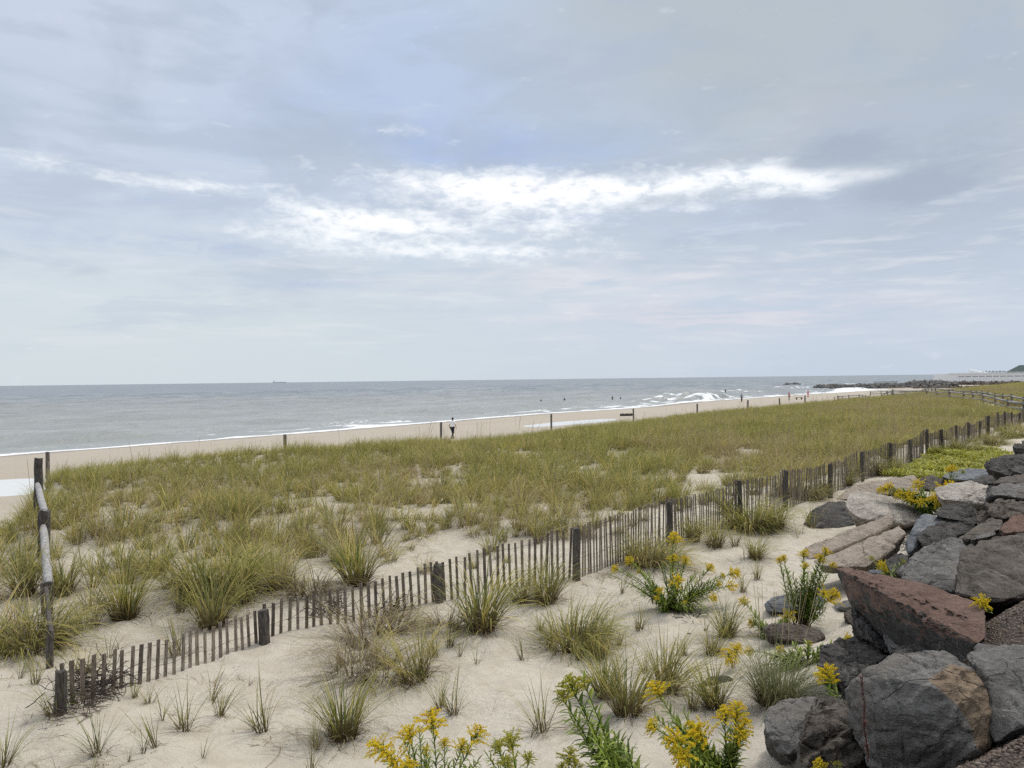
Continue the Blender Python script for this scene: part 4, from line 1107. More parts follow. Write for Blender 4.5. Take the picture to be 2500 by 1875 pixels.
rockP(21, 'brown', pt([(1840, 800, .2), (1880, 770, .3), (1950, 780, .3), (1960, 850, .1), (1920, 900, 0), (1850, 895, 0)]), 0.4, 'small brown stone squeezed right of the dark layered rock', amp=0.03)
rockP(22, 'brown', pt([(1920, 715, .3), (2000, 690, .5), (2080, 680, .6), (2230, 690, .6), (2300, 780, .3), (2180, 810, .1), (2060, 845, -.1), (1960, 830, 0), (1930, 770, .1)]), 0.8, 'craggy dark brown boulder under the grey overhanging one', amp=0.07)
rockP(23, 'grey', pt([(1915, 690, .1), (1950, 600, .4), (2060, 560, .7), (2220, 555, .8), (2330, 600, .6), (2330, 700, .3), (2200, 690, .0), (2080, 665, -.1), (1980, 655, -.1)]), 0.8, 'rounded grey boulder with bluish lichen overhanging a dark gap at the right edge', amp=0.04)
rockP(24, 'brown', pt([(1965, 570, .2), (2040, 520, .4), (2212, 490, .7), (2340, 500, .6), (2330, 580, .2), (2200, 565, .0), (2060, 562, 0)]), 0.7, 'purplish-brown boulder behind the lichen-covered grey one', amp=0.04)
rockP(25, 'dark', pt([(1898, 430, .1), (1940, 370, .5), (2050, 335, 1.0), (2212, 325, 1.2), (2400, 350, 1.0), (2400, 470, .3), (2230, 500, .0), (2080, 505, -.2), (1960, 470, -.1)]), 1.0, 'large dark craggy boulder farthest up the slope by the right edge', amp=0.09)
rockP(26, 'blue', pt([(1570, 515, .3), (1640, 470, .7), (1760, 448, 1.0), (1900, 452, 1.0), (1980, 480, .8), (1900, 530, .3), (1760, 545, .0), (1640, 535, 0)]), 0.8, 'flat bluish stone behind the flowers, beside the yellow-green ground cover', amp=0.04)
rockP(27, 'brown', pt([(1400, 525, .4), (1500, 505, .6), (1590, 530, .6), (1640, 560, .4), (1600, 600, .1), (1480, 625, 0), (1430, 600, .1)]), 0.6, 'dark wrinkled stone between the long tan slab and the whitest boulder', amp=0.05)
rockP(28, 'red', pt([(2025, 930, .1), (2060, 870, .3), (2130, 812, .6), (2212, 805, .7), (2350, 830, .6), (2350, 930, .2), (2200, 945, .0), (2060, 955, -.1)]), 0.6, 'small rust-red boulder at the right edge above the big grey ones', amp=0.035)
rockP(29, 'brown', pt([(1700, 990, .1), (1790, 950, .3), (1880, 870, .6), (1960, 830, .7), (2050, 850, .6), (2040, 920, .3), (1960, 950, .1), (1860, 985, .0), (1760, 1010, -.1)]), 0.6, 'purplish-grey stone left of the small rust-red boulder', amp=0.04)
rockP(30, 'brown', pt([(1240, 1240, .2), (1290, 1170, .4), (1375, 1105, .7), (1520, 1020, 1.0), (1650, 975, 1.2), (1760, 1010, 1.1), (1640, 1180, .35), (1800, 1320, .0), (1760, 1370, -.1), (1660, 1410, -.2), (1450, 1350, -.1), (1260, 1300, 0)]), 0.9, 'wide grey boulder with a hollow dark face behind the red-brown slab', amp=0.055, mats=[RM['grey']])
rockP(31, 'brown', pt([(1720, 1080, .5), (1830, 1000, 1.0), (1990, 955, 1.3), (2212, 940, 1.3), (2400, 960, 1.1), (2420, 1300, .2), (2300, 1420, 0), (2070, 1470, -.1), (1850, 1460, -.1), (1680, 1415, .0), (1800, 1310, .1), (1740, 1190, .3)]), 1.0, 'massive brown-grey boulder beside the gravel at the right edge', amp=0.06)
rockP(32, 'dark', pt([(1140, 1170, .2), (1230, 1105, .4), (1330, 1120, .4), (1320, 1180, .2), (1250, 1260, 0), (1170, 1275, 0), (1130, 1230, 0)]), 0.4, 'small dark stone low between the tan block and the wide grey boulder', amp=0.03)
rockP(33, 'blue', pt([(990, 1250, 0), (1040, 1230, .1), (1110, 1228, .15), (1130, 1262, .05), (1060, 1275, 0)]), 0.2, 'little pale grey stone at the top edge of the red-brown slab', amp=0.02)
rockP(34, 'dark', pt([(2118, 285, 0), (2150, 258, .3), (2212, 262, .5), (2320, 270, .5), (2320, 330, .1), (2200, 330, 0), (2140, 325, 0)]), 0.7, 'dark stone at the right edge beside the far sand patch', amp=0.06)
rockP(35, 'grey', pt([(2190, 240, .3), (2230, 225, .5), (2330, 230, .6), (2330, 280, .3), (2210, 275, .2)]), 0.6, 'grey stone topping the dark one beside the far sand patch', amp=0.04)
rockP(36, 'dark', pt([(1740, 560, .2), (1830, 530, .4), (1950, 490, .6), (2060, 490, .6), (2040, 545, .2), (1940, 575, .0)]), 0.6, 'dark low rock joining the whitest boulder to the craggy one', amp=0.05)
rockP(37, 'grey', pt([(1800, 1005, .1), (1880, 950, .4), (1990, 935, .5), (2000, 960, .3), (1900, 990, .1)]), 0.35, 'thin light grey wedge of rock above the massive boulder', amp=0.03)
rockP(38, 'dark', pt([(1690, 700, .0), (1740, 685, .1), (1830, 735, .2), (1790, 750, .0)]), 0.3, 'small dark wedge at the foot of the whitest boulder', amp=0.02)
rockP(39, 'grey', pq([(1150, 480, .9), (1250, 560, .8), (1310, 640, .6), (1260, 720, .3), (1190, 780, .2), (1120, 640, .5)]), 0.5, 'narrow grey upright stone in the gap under the slab', Y0=6.0, amp=0.03)

# packing stones that fill the dark gaps lower in the pile
rr = random.Random(9); kk = 0
base_hulls = []
for s0 in np.arange(3.4, 40, 0.85):
    for n0 in np.arange(1.0, 4.4, 0.8):
        n1 = n0 + rr.uniform(-.2, .2); s1 = s0 + rr.uniform(-.2, .2); x, y = xy(n1, s1)
        if n1 > np.interp(s1, [3, 6, 8, 11, 14, 20, 30], [1.6, 1.7, 2.1, 2.8, 3.4, 3.7, 3.3]): continue
        z = 4.906 - 0.43 * n1 - 0.50 - 0.1 * rr.random()
        if s1 > 20: z += 0.18
        pr = proj((x, y, z))
        if not (1650 < pr[0] < 2700 and 1000 < pr[1] < 2100): continue
        if gz(x, y) > z + 0.15: continue
        base_hulls.append((x, y, z))
print('packing', len(base_hulls))
PACK = []
for i in range(7):
    r2 = random.Random(700 + i)
    pts = []
    for _ in range(13):
        v = Vector((r2.gauss(0, 1), r2.gauss(0, 1), r2.gauss(0, .8))).normalized()
        pts.append(Vector((v.x * .42, v.y * .36, v.z * .27)) * r2.uniform(.8, 1.1))
    o = rock_from_points('packing_stone', pts, [RM[('dark', 'brown', 'grey', 'dark', 'brown', 'blue', 'dark')[i]]], 0.05, 0.03, 800 + i, None, None)
    PACK.append(o.data); bpy.data.objects.remove(o)
for (x, y, z) in base_hulls:
    o = bpy.data.objects.new('packing_stone', rr.choice(PACK)); col.objects.link(o)
    o.location = (x, y, z); sc = rr.uniform(1.1, 1.6); o.scale = (sc, sc, sc * rr.uniform(.8, 1.1)); o.rotation_euler = (rr.uniform(-.4, .4), rr.uniform(-.4, .4), rr.uniform(0, 6.28))
    tag(o, 'dark packing stone deep in the gaps between the revetment boulders', 'stone', 'packing stones between the boulders')

# gravel path on top of the revetment
def gravel_f(g, b):
    r = E(g, g.new('ShaderNodeNewGeometry').outputs['Random Per Island'])
    p = g.pos()
    c = g.mix(r, (0.085, 0.062, 0.048), (0.20, 0.155, 0.125))
    c = g.mix(g.smooth(r, 0.93, 0.98), c, (0.34, 0.30, 0.26))
    c = g.mix(g.smooth(g.noise(p, 90.0, 3), 0.45, 0.7) * 0.5, c, (0.06, 0.045, 0.035))
    g.put(b.inputs['Base Color'], c)
M_gravel = material('gravel', gravel_f)
def soil_f(g, b):
    p = g.pos(); v = g.voro(p, 55.0); n_ = g.noise(p, 20.0, 4, 0.7)
    g.put(b.inputs['Base Color'], g.mix(g.smooth(v, 0.1, 0.6), (0.13, 0.10, 0.08), (0.05, 0.038, 0.03)))
    g.put(b.inputs['Normal'], g.bump(n_ - v, 1.0, 0.02))
M_soil = material('gravel_bed', soil_f)
me, nn, ss = grid_mesh('gravel_bed', np.concatenate([np.arange(-8, 0, 0.2), np.arange(0, 2.2, 0.06)]), np.arange(-6, 70, 0.2), lambda n, s: ground_z(n, s) + 0.03 - 0.12 * sst(n, 1.8, 2.14) + 0.02 * fbm(n * 4, s * 4, 91, 3))
tag(link('gravel_path', me, M_soil), kind='structure')
ico = bmesh.new(); bmesh.ops.create_icosphere(ico, subdivisions=1, radius=1.0)
iv = np.array([v.co[:] for v in ico.verts]); ifc = np.array([[v.index for v in f.verts] for f in ico.faces]); ico.free()
NP = 26000
gn = R.uniform(-0.6, 1.1, NP); gs = R.uniform(2.3, 9.5, NP); x, y = xy(gn, gs)
k = in_view(x, y, 0.15); x, y, gn, gs = x[k], y[k], gn[k], gs[k]; NP = len(x)
rad = R.uniform(0.005, 0.013, NP) ; zz = ground_z(gn, gs) + 0.03 + rad * .3
V = iv[None] * (1 + R.uniform(-.28, .28, (NP, 12, 1))) * rad[:, None, None] * R.uniform(.6, 1.3, (NP, 1, 3)) + np.stack([x, y, zz], -1)[:, None]
Fq = (ifc[None] + (np.arange(NP) * 12)[:, None, None]).reshape(-1, 3)
me = np_mesh('gravel', V.reshape(-1, 3), Fq)
o = link('gravel', me, M_gravel); tag(o, 'loose brown gravel lying behind the boulders', 'gravel', kind='stuff')
# ------------------------------------------------------------------ seaside goldenrod
def leaf_f(g, b):
    c = g.attr('col'); g.put(b.inputs['Base Color'], c)
    b.inputs['Roughness'].default_value = 0.5; b.inputs['Specular IOR Level'].default_value = 0.35
    tr = g.new('ShaderNodeBsdfTranslucent'); g.put(tr.inputs[0], c)
    mx = g.new('ShaderNodeMixShader'); mx.inputs[0].default_value = 0.36
    g.nt.links.new(b.outputs[0], mx.inputs[1]); g.nt.links.new(tr.outputs[0], mx.inputs[2])
    g.nt.links.new(mx.outputs[0], [n for n in g.nt.nodes if n.type == 'OUTPUT_MATERIAL'][0].inputs[0])
M_leaf = material('goldenrod_leaf', leaf_f)
M_flower = material('goldenrod_flower', leaf_f)
LEAFC = [(0.15, 0.215, 0.03), (0.20, 0.27, 0.045), (0.095, 0.145, 0.025), (0.25, 0.30, 0.06)]
YEL = [(0.93, 0.75, 0.03), (0.90, 0.68, 0.02), (0.95, 0.82, 0.08), (0.86, 0.58, 0.015), (0.75, 0.66, 0.05)]
GYEL = [(0.55, 0.52, 0.07), (0.42, 0.45, 0.07), (0.66, 0.58, 0.08)]
def bez(a, b, c, t): return a * (1 - t) ** 2 + b * 2 * t * (1 - t) + c * t * t
def add_leaf(mb, base, dirv, up, L, w, droop, c):
    d = dirv.normalized(); side = d.cross(up).normalized(); K = 5; p = base.copy(); v = d.copy(); vs = []; fs = []
    for i in range(K + 1):
        t = i / K; ww = w * math.sin(math.pi * min(1, 0.12 + t * 0.88)) ** 0.8 * 0.5 + 0.0006
        n = side.cross(v).normalized()
        vs += [p - side * ww + n * ww * .35, p + side * ww + n * ww * .35]
        if i: fs.append((2 * i - 2, 2 * i - 1, 2 * i + 1, 2 * i))
        v = (v - up * droop / K).normalized(); p = p + v * L / K
    mb.add(vs, fs, c)
OCT = [(1, 0, 0), (0, 1, 0), (-1, 0, 0), (0, -1, 0), (0, 0, 1), (0, 0, -1)]
OCF = [(0, 1, 4), (1, 2, 4), (2, 3, 4), (3, 0, 4), (1, 0, 5), (2, 1, 5), (3, 2, 5), (0, 3, 5)]
def flower_head(rr, tip, axis, size, pal, rich=1.0):
    """plume of arching branchlets, every one crowded along its upper side with tiny florets"""
    mb = MB(); axis = axis.normalized(); a = axis.cross(Vector((0.2, 0.1, 1))).normalized(); b = axis.cross(a)
    nb = int(20 * rich) + 4; nod = Vector((rr.uniform(-.5, .5), rr.uniform(-.5, .5), -0.2))
    for i in range(nb):
        t = i / nb; st = tip + axis * size * (0.95 * t - 0.55) + nod * size * .45 * t * t
        an = i * 2.4 + rr.uniform(-.5, .5); rad = size * (0.62 * (1 - t) ** 0.75 + 0.14) * rr.uniform(.7, 1.15)
        out = (a * math.cos(an) + b * math.sin(an)) * 0.95 + axis * 0.6 + Vector((0, 0, 0.35))
        out.normalize(); p = st.copy(); v = out.copy(); m = int(6 + 12 * (1 - t)); stp = rad * 1.25 / m
        for k in range(m):
            green = k < m * .25
            for _ in range(2 if green else 4):
                q = p + Vector((rr.gauss(0, 1), rr.gauss(0, 1), abs(rr.gauss(0, 1)) * .9)) * size * 0.032
                r = size * rr.uniform(0.016, 0.034); c = (0.22, 0.26, 0.05) if green and rr.random() < .6 else rr.choice(pal); f = rr.uniform(.75, 1.15)
                mb.add([q + Vector((x * r * rr.uniform(.6, 1.3), y * r * rr.uniform(.6, 1.3), z * r * rr.uniform(.8, 1.7))) for x, y, z in OCT], OCF, tuple(min(.92, s_ * f) for s_ in c))
            v = (v + Vector((0, 0, -0.95)) / m).normalized(); p = p + v * stp
    return mb
def goldenrod(label, base, stems, leafL=0.10, seed=0, pal=YEL, leafc=LEAFC, dead_base=True, group='goldenrod plants', density=1.0):
    """stems: (tip point, head size or 0, bend, head palette or None)"""
    rr = random.Random(seed); B = Vector(base)
    root = empty('goldenrod_plant', B); tag(root, label, 'goldenrod', group)
    fill = []
    if density >= 1.2:
        for k in range(int(len(stems) * 2.0)):
            s0_ = rr.choice(stems); q = B.lerp(s0_[0], rr.uniform(.5, .92)); sp = (s0_[0] - B).length * .10
            fill.append((q + Vector((rr.gauss(0, sp), rr.gauss(0, sp), rr.gauss(0, sp * .5))), 0, s0_[2]))
    for si, st in enumerate(list(stems) + fill):
        tip, hs, bend = st[0] - B, st[1] * 1.35, st[2]; pl = st[3] if len(st) > 3 and st[3] else pal
        a = Vector((rr.uniform(-.05, .05), rr.uniform(-.05, .05), -0.03))
        horiz = Vector((tip.x, tip.y, 0)); L = tip.length
        ctrl = a.lerp(tip, 0.5) + Vector((0, 0, 1)) * L * bend + Vector((rr.uniform(-.04, .04), rr.uniform(-.04, .04), 0)) * L
        K = 14; pts = [bez(a, ctrl, tip, k / K) for k in range(K + 1)]
        mb = MB(); mb.tube(pts, [0.0055 * (1 - 0.6 * k / K) * (leafL / .1) ** .5 for k in range(K + 1)], 6, (0.07, 0.045, 0.025) if dead_base else (0.09, 0.11, 0.04))
        nl = int(L / (0.0135 * (leafL / 0.10)) * density)
        for k in range(nl):
            t = (k + rr.random()) / nl
            if dead_base and t < 0.22 and rr.random() < .6: continue
            p = bez(a, ctrl, tip, t); v = (bez(a, ctrl, tip, min(1, t + .03)) - p)
            if v.length < 1e-6: v = tip - ctrl
            v.normalize(); s1 = v.cross(Vector((0.13, 0.2, 1))).normalized(); s2 = v.cross(s1)
            an = k * 2.4 + rr.uniform(-.3, .3); dead = dead_base and t < 0.33
            o_ = s1 * math.cos(an) + s2 * math.sin(an)
            c = rr.choice([(0.10, 0.055, 0.03), (0.06, 0.035, 0.022), (0.14, 0.09, 0.04)]) if dead else rr.choice(leafc)
            f = rr.uniform(.8, 1.25); c = tuple(x_ * f for x_ in c)
            l_ = leafL * (1.15 - 0.55 * t) * rr.uniform(.75, 1.15) * (0.7 if dead else 1)
            add_leaf(mb, p, o_ * (0.85 if not dead else .6) + v * (0.95 if not dead else -0.4), Vector((0, 0, 1)) if not dead else Vector((0, 0, 1.6)), l_, l_ * rr.uniform(.13, .18), rr.uniform(.35, .95), c)
        sm = mb.build('leafy_stem', M_leaf, root, smooth=True)
        if hs:
            ax = (pts[-1] - pts[-3]).normalized()
            fh = flower_head(rr, tip, ax, hs, pl, 1.0 if hs > .07 else .5)
            fh.build('flower_head', M_flower, root)
    return root
def tips(l, Y): return [(at(px, py, Y + dy), hs, bend, (GYEL if g_ else None)) for px, py, dy, hs, bend, g_ in l]
def gat(px, Y):
    p = at(px, 1500, Y); p.z = gz(p.x, p.y); return p
L_ = [(0.18, 0.25, 0.032), (0.24, 0.315, 0.045), (0.11, 0.165, 0.028), (0.30, 0.36, 0.065)]
goldenrod('goldenrod with five bright yellow plumes rising at the bottom centre of the photo', gat(1050, 5.45), tips([
    (1055, 1758, .0, .135, .05, 0), (995, 1790, .05, .115, .10, 0), (925, 1822, .0, .12, .16, 0), (955, 1852, -.1, .115, .14, 0), (1085, 1812, .1, .06, .04, 0),
    (1165, 1792, .05, .10, .14, 0), (1040, 1830, -.1, .05, .08, 0), (1130, 1820, .1, .08, .10, 0), (995, 1868, -.2, .10, .1, 0)], 5.3), 0.10, 1, YEL, L_, False, density=1.25)
goldenrod('greenish-yellow goldenrod half opened, right of the bright-plumed one', gat(1275, 5.4), tips([
    (1245, 1808, .0, .11, .08, 1), (1215, 1822, .1, .07, .12, 1), (1290, 1850, .0, .07, .05, 1), (1240, 1860, -.1, .08, .1, 1)], 5.25), 0.10, 2, GYEL, L_, False, density=1.2)
goldenrod('goldenrod bud cluster low at the bottom edge between two taller ones', gat(1400, 5.2), tips([
    (1388, 1845, .0, .09, .05, 1), (1405, 1868, .0, .08, .08, 0), (1370, 1875, .0, .06, .08, 1)], 5.15), 0.09, 3, GYEL, L_, False)
goldenrod('tall leaning goldenrod with long dark green leaves and lime-yellow top', gat(1560, 5.35), tips([
    (1392, 1672, .0, .135, -.02, 1), (1425, 1668, .05, .08, .0, 1), (1370, 1700, .0, .07, .0, 1), (1450, 1800, -.2, 0, .05, 0), (1500, 1790, .1, 0, .05, 0), (1530, 1820, -.2, 0, .1, 0), (1475, 1850, -.3, 0, .1, 0)], 5.3), 0.155, 4, GYEL, L_, False, density=1.5)
goldenrod('sprawling goldenrod with drooping orange-yellow heads left of the grey boulders', gat(1765, 5.6), tips([
    (1600, 1682, .25, .115, .03, 0), (1590, 1772, .0, .08, .10, 0), (1705, 1788, .0, .15, .12, 0), (1690, 1775, .15, .08, .12, 0), (1655, 1812, -.25, .13, .15, 0), (1665, 1850, -.3, .12, .12, 0),
    (1770, 1745, .15, .10, .10, 0), (1800, 1735, .2, .12, .12, 0), (1815, 1775, .1, .11, .18, 0), (1805, 1800, .05, .09, .2, 0), (1740, 1830, 0, 0, .15, 0), (1640, 1760, .1, 0, .1, 0), (1700, 1850, -.2, 0, .1, 0)], 5.5), 0.11, 5, YEL, L_, False, density=1.35)
Y6 = ground(1640, 1492).y
goldenrod('spreading goldenrod with arching stems, alone on the open sand', ground(1640, 1492), tips([
    (1500, 1388, .1, .10, .10, 0), (1537, 1368, .2, .10, .06, 0), (1560, 1395, .2, .06, .05, 0), (1645, 1312, .2, .15, .0, 0), (1643, 1362, .0, .11, .03, 0), (1675, 1368, .2, .12, .05, 0), (1652, 1418, -.4, .14, .02, 0),
    (1612, 1441, -.4, .08, .02, 0), (1604, 1459, -.4, .06, .02, 0), (1735, 1386, .1, .11, .10, 0), (1795, 1398, .1, .14, .12, 0), (1765, 1405, .1, .07, .1, 0), (1785, 1430, -.1, .11, .14, 0), (1755, 1425, 0, .07, .1, 0), (1742, 1458, -.3, .10, .12, 0),
    (1672, 1470, -.4, .05, .1, 0), (1580, 1400, .0, 0, .05, 0), (1700, 1400, 0, 0, .08, 0), (1620, 1375, 0, 0, 0, 0), (1590, 1430, -.2, 0, .0, 0), (1720, 1440, -.2, 0, .1, 0)], Y6), 0.13, 6, YEL, L_, True, density=1.3)
Y7 = ground(1955, 1535).y
goldenrod('upright goldenrod with spiky yellow tops and blackened lower stems by the slab', ground(1955, 1535), tips([
    (1903, 1368, .0, .07, .0, 0), (1912, 1362, .0, .08, .0, 0), (1961, 1350, .1, .10, .0, 0), (1966, 1380, -.1, .07, .0, 0), (2004, 1362, .1, .10, .0, 0), (2018, 1345, .1, .09, .0, 0), (2033, 1378, .0, .07, .0, 0),
    (2035, 1455, -.1, .17, .05, 0), (2015, 1450, -.2, .10, .05, 0), (1985, 1400, 0, 0, 0, 0), (1935, 1400, 0, 0, 0, 0)], Y7), 0.13, 7, YEL, [(0.20, 0.27, 0.035), (0.27, 0.33, 0.05), (0.14, 0.20, 0.03)], True, density=1.5)
Y8 = ground(1880, 1545).y
goldenrod('low goldenrod draped over the buried stones, its heads spread wide', ground(1890, 1560), tips([
    (1815, 1468, .2, .10, .05, 0), (1835, 1520, .0, .10, .1, 0), (1925, 1505, -.1, .14, .1, 0), (1915, 1520, -.1, .10, .1, 0), (1840, 1562, -.1, .09, .12, 0), (1903, 1552, -.2, .06, .1, 0), (2000, 1552, -.1, .07, .15, 0), (2060, 1545, .1, .12, .12, 0),
    (1960, 1560, 0, 0, .1, 0), (1930, 1580, -.1, 0, .1, 0), (2020, 1570, 0, 0, .1, 0), (2080, 1560, 0, 0, .1, 0), (1870, 1545, 0, 0, .1, 0)], Y8), 0.13, 8, YEL, L_, False, density=1.4)
Y9 = ground(1965, 1625).y
goldenrod('leafy tangled goldenrod between the buried brown stone and the low dark rocks', ground(1965, 1625), tips([
    (1880, 1600, .1, 0, .12, 0), (1905, 1585, .1, .07, .12, 0), (1935, 1575, .1, 0, .1, 0), (1975, 1570, .1, .05, .1, 0), (2010, 1580, 0, 0, .1, 0), (2045, 1590, 0, 0, .12, 0), (1860, 1625, 0, 0, .12, 0),
    (1925, 1610, -.2, 0, .1, 0), (2000, 1610, -.1, 0, .1, 0), (1950, 1590, -.1, 0, .1, 0), (2070, 1560, .2, .09, .14, 0), (1830, 1590, .1, .08, .15, 0)], Y9), 0.13, 16, YEL, L_, True, density=1.5)
goldenrod('lone drooping orange goldenrod head left of the pale fine grass', ground(1790, 1628), tips([(1778, 1602, -.1, .13, .5, 0), (1795, 1588, .0, .12, .4, 0), (1803, 1578, .1, .07, .3, 0)], ground(1790, 1628).y - .1), 0.09, 9, YEL, L_, True)
goldenrod('small goldenrod flowering in front of the dark low rock', at(2040, 1690, 5.2), tips([(2020, 1645, 0, .11, .1, 0), (2005, 1650, .1, .06, .1, 0), (2022, 1630, .1, .04, 0, 0)], 5.3), 0.09, 10, YEL, L_, False)
goldenrod('goldenrod bush flowering between the long tan slab and the whitest boulder', at(2268, 1240, 16.2), tips([
    (2155, 1195, .1, .17, .2, 0), (2170, 1190, .2, .17, .2, 0), (2190, 1205, .1, .17, .2, 0), (2196, 1208, -.1, .15, .1, 0), (2222, 1208, -.1, .17, .1, 0), (2240, 1183, .1, .18, .1, 0), (2218, 1218, -.2, .13, .1, 0), (2248, 1226, -.3, .16, .0, 0),
    (2295, 1220, -.3, .25, .1, 0), (2283, 1217, -.3, .17, .1, 0), (2310, 1192, .1, .28, .1, 0), (2326, 1190, .1, .18, .15, 0), (2325, 1219, -.2, .22, .2, 0), (2270, 1198, 0, 0, 0, 0), (2260, 1205, 0, 0, 0, 0), (2285, 1200, 0, 0, 0, 0)], 16.0), 0.20, 11, YEL, LEAFC, False, density=1.3)
goldenrod('dark-leaved goldenrod sprouting in the gap behind the red-brown slab', at(2175, 1400, 9.2), tips([(2153, 1378, 0, .08, .0, 0), (2160, 1390, 0, .06, .0, 0), (2128, 1362, .1, .05, .0, 1), (2205, 1370, .2, .05, .0, 1), (2165, 1375, 0, 0, 0, 0)], 9.1), 0.10, 12, YEL, LEAFC, False)
goldenrod('tiny yellow goldenrod head poking over the slab\'s gravel end', at(2408, 1486, 5.65), tips([(2394, 1470, 0, .075, .1, 0), (2404, 1475, 0, .06, .1, 0)], 5.6), 0.05, 13, YEL, L_, False)
goldenrod('goldenrod standing before the flat bluish stone near the ground cover', at(2324, 1172, 19.8), tips([(2325, 1144, 0, .17, .0, 0), (2316, 1146, 0, .12, .0, 0), (2352, 1152, 0, .08, 0, 1), (2330, 1158, 0, 0, 0, 0)], 19.8), 0.16, 14, YEL, LEAFC, False)
goldenrod('two small yellow heads peeping over the bottom edge before the brownish boulder', at(2020, 1930, 4.1), tips([(2000, 1868, 0, .055, .05, 0), (2045, 1866, 0, .04, .05, 1)], 4.1), 0.06, 15, YEL, L_, False)

# dried reddish stalk in front of the largest boulder
def stalk(label, base, tip, c, n, L, seed):
    rr = random.Random(seed); mb = MB(); K = 16; base = Vector(base); d = Vector(tip) - base
    pts = [d * (k / K) + Vector((math.sin(k * .7) * .006, 0, 0)) for k in range(K + 1)]
    mb.tube(pts, [0.004 * (1 - .6 * k / K) for k in range(K + 1)], 5, c)
    for i in range(n):
        t = 0.1 + 0.9 * rr.random(); p = d * t; an = rr.uniform(0, 6.28)
        add_leaf(mb, p, Vector((math.cos(an), math.sin(an), rr.uniform(.2, 1.2))), Vector((0, 0, 1)), L * rr.uniform(.5, 1.2), 0.004, rr.uniform(-.3, .8), tuple(q * rr.uniform(.6, 1.4) for q in c))
    o = mb.build('dried_stalk', M_leaf, loc=base); tag(o, label, 'stalk'); return o
stalk('dried reddish seed stalk standing before the largest grey boulder', at(2118, 1862, 3.66), at(2104, 1652, 3.72), (0.11, 0.045, 0.035), 170, 0.022, 1)
stalk('bare black twig standing before the broad tan block', at(2112, 1386, 11.6), at(2106, 1322, 11.6), (0.035, 0.028, 0.024), 26, 0.06, 2)
stalk('bare twig rising in front of the whitest boulder', at(2368, 1258, 14.4), at(2343, 1216, 14.4), (0.03, 0.026, 0.022), 22, 0.07, 3)
# tangles of dead twigs
def tangle(label, px, py, wpx, hpx, n, seed, c=(0.05, 0.036, 0.026)):
    rr = random.Random(seed); g0 = ground(px, py); sc_ = (g0 - CAM).dot(_f) / F; mb = MB()
    for i in range(n):
        a = rr.uniform(0, 6.28); p = Vector((rr.gauss(0, wpx * sc_ / 3), rr.gauss(0, .18), rr.uniform(0, hpx * sc_ * .5))); v = Vector((math.cos(a), math.sin(a) * .5, rr.uniform(-.3, .7))); pts = [p.copy()]
        for k in range(5):
            v = (v + Vector((rr.gauss(0, .35), rr.gauss(0, .35), rr.gauss(0, .3) - .05))).normalized(); p = p + v * rr.uniform(.03, .075); p.z = max(p.z, 0.005); pts.append(p.copy())
        ff = rr.uniform(.6, 1.8); mb.tube(pts, [0.0035 * rr.uniform(.6, 1.5)] * 6, 4, tuple(q * ff for q in c))
    o = mb.build('dead_brush', M_leaf, loc=g0); tag(o, label, 'dead brush'); return o
tangle('tangle of dead twigs caught in the low slats near the sand fence\'s end', 225, 1695, 110, 80, 190, 1)
tangle('sprawl of broken grey twigs on the sand under the caught tangle', 215, 1722, 60, 12, 70, 2, (0.12, 0.09, 0.07))
tangle('dark brush caught against the fence left of the dead grass heap', 800, 1510, 70, 60, 120, 3)
tangle('dark brush clinging to slats right of the dead grass heap', 960, 1500, 80, 50, 90, 4)
tangle('black dried scraps at the root of the spreading goldenrod', 1670, 1508, 30, 12, 50, 5, (0.025, 0.018, 0.013))
tangle('black wire-like brush caught between the tan block and the blue-grey stone', 2215, 1345, 40, 70, 60, 6, (0.02, 0.018, 0.016))
# little dark pebbles on the sand
for i, (px, py, lab) in enumerate(((1682, 1548, 'dark pebble on the sand, larger of the pair below the spreading goldenrod'), (1720, 1540, 'dark pebble on the sand, smaller of the pair below the spreading goldenrod'))):
    g0 = ground(px, py); r2 = random.Random(i)
    pts = [Vector((r2.gauss(0, 1), r2.gauss(0, 1), r2.gauss(0, .7))).normalized() * .028 + g0 + Vector((0, 0, .012)) for _ in range(12)]
    o = rock_from_points('pebble', pts, [RM['dark']], 0.01, 0.002, 60 + i, lab, None); o.name = 'pebble'; o['category'] = 'pebble'

# yellow-green mat of creeping plants
gc = []
for q in ((2240, 1150), (2300, 1140), (2360, 1130), (2410, 1118), (2280, 1160), (2340, 1150), (2395, 1132)):
    p = ground(*q); gc.append(ns(p.x, p.y))
cn, cs = sum(q[0] for q in gc) / len(gc), sum(q[1] for q in gc) / len(gc)
MAT = []
for i in range(4):
    rr = random.Random(900 + i); mb = MB()
    for k in range(60):
        a = rr.uniform(0, 6.28); r = .22 * math.sqrt(rr.random()); p = Vector((r * math.cos(a), r * math.sin(a), rr.uniform(.0, .11)))
        add_leaf(mb, p, Vector((math.cos(a * 3), math.sin(a * 3), rr.uniform(.2, 1.5))), Vector((0, 0, 1)), rr.uniform(.05, .11), .022, .6, rr.choice([(0.42, 0.40, 0.04), (0.32, 0.34, 0.04), (0.50, 0.46, 0.06), (0.20, 0.23, 0.035)]))
    me = mb.mesh('creeper', True); me.materials.append(M_leaf); MAT.append(me)
Ng = 1500
a_ = R.uniform(0, 6.283, Ng); r_ = np.sqrt(R.uniform(0, 1, Ng))
smin, smax = min(q[1] for q in gc) - 1.5, max(q[1] for q in gc) + 3
gs = R.uniform(smin, smax, Ng); gn = 4.1 + 2.3 * R.uniform(0, 1, Ng)
k = (gn > 3.9 + 0.9 * np.abs((gs - (smin + smax) / 2) / (smax - smin) * 2) ** 3 + .35 * fbm(gs, gn, 44, 2)); gn, gs = gn[k], gs[k]; Ng = len(gn)
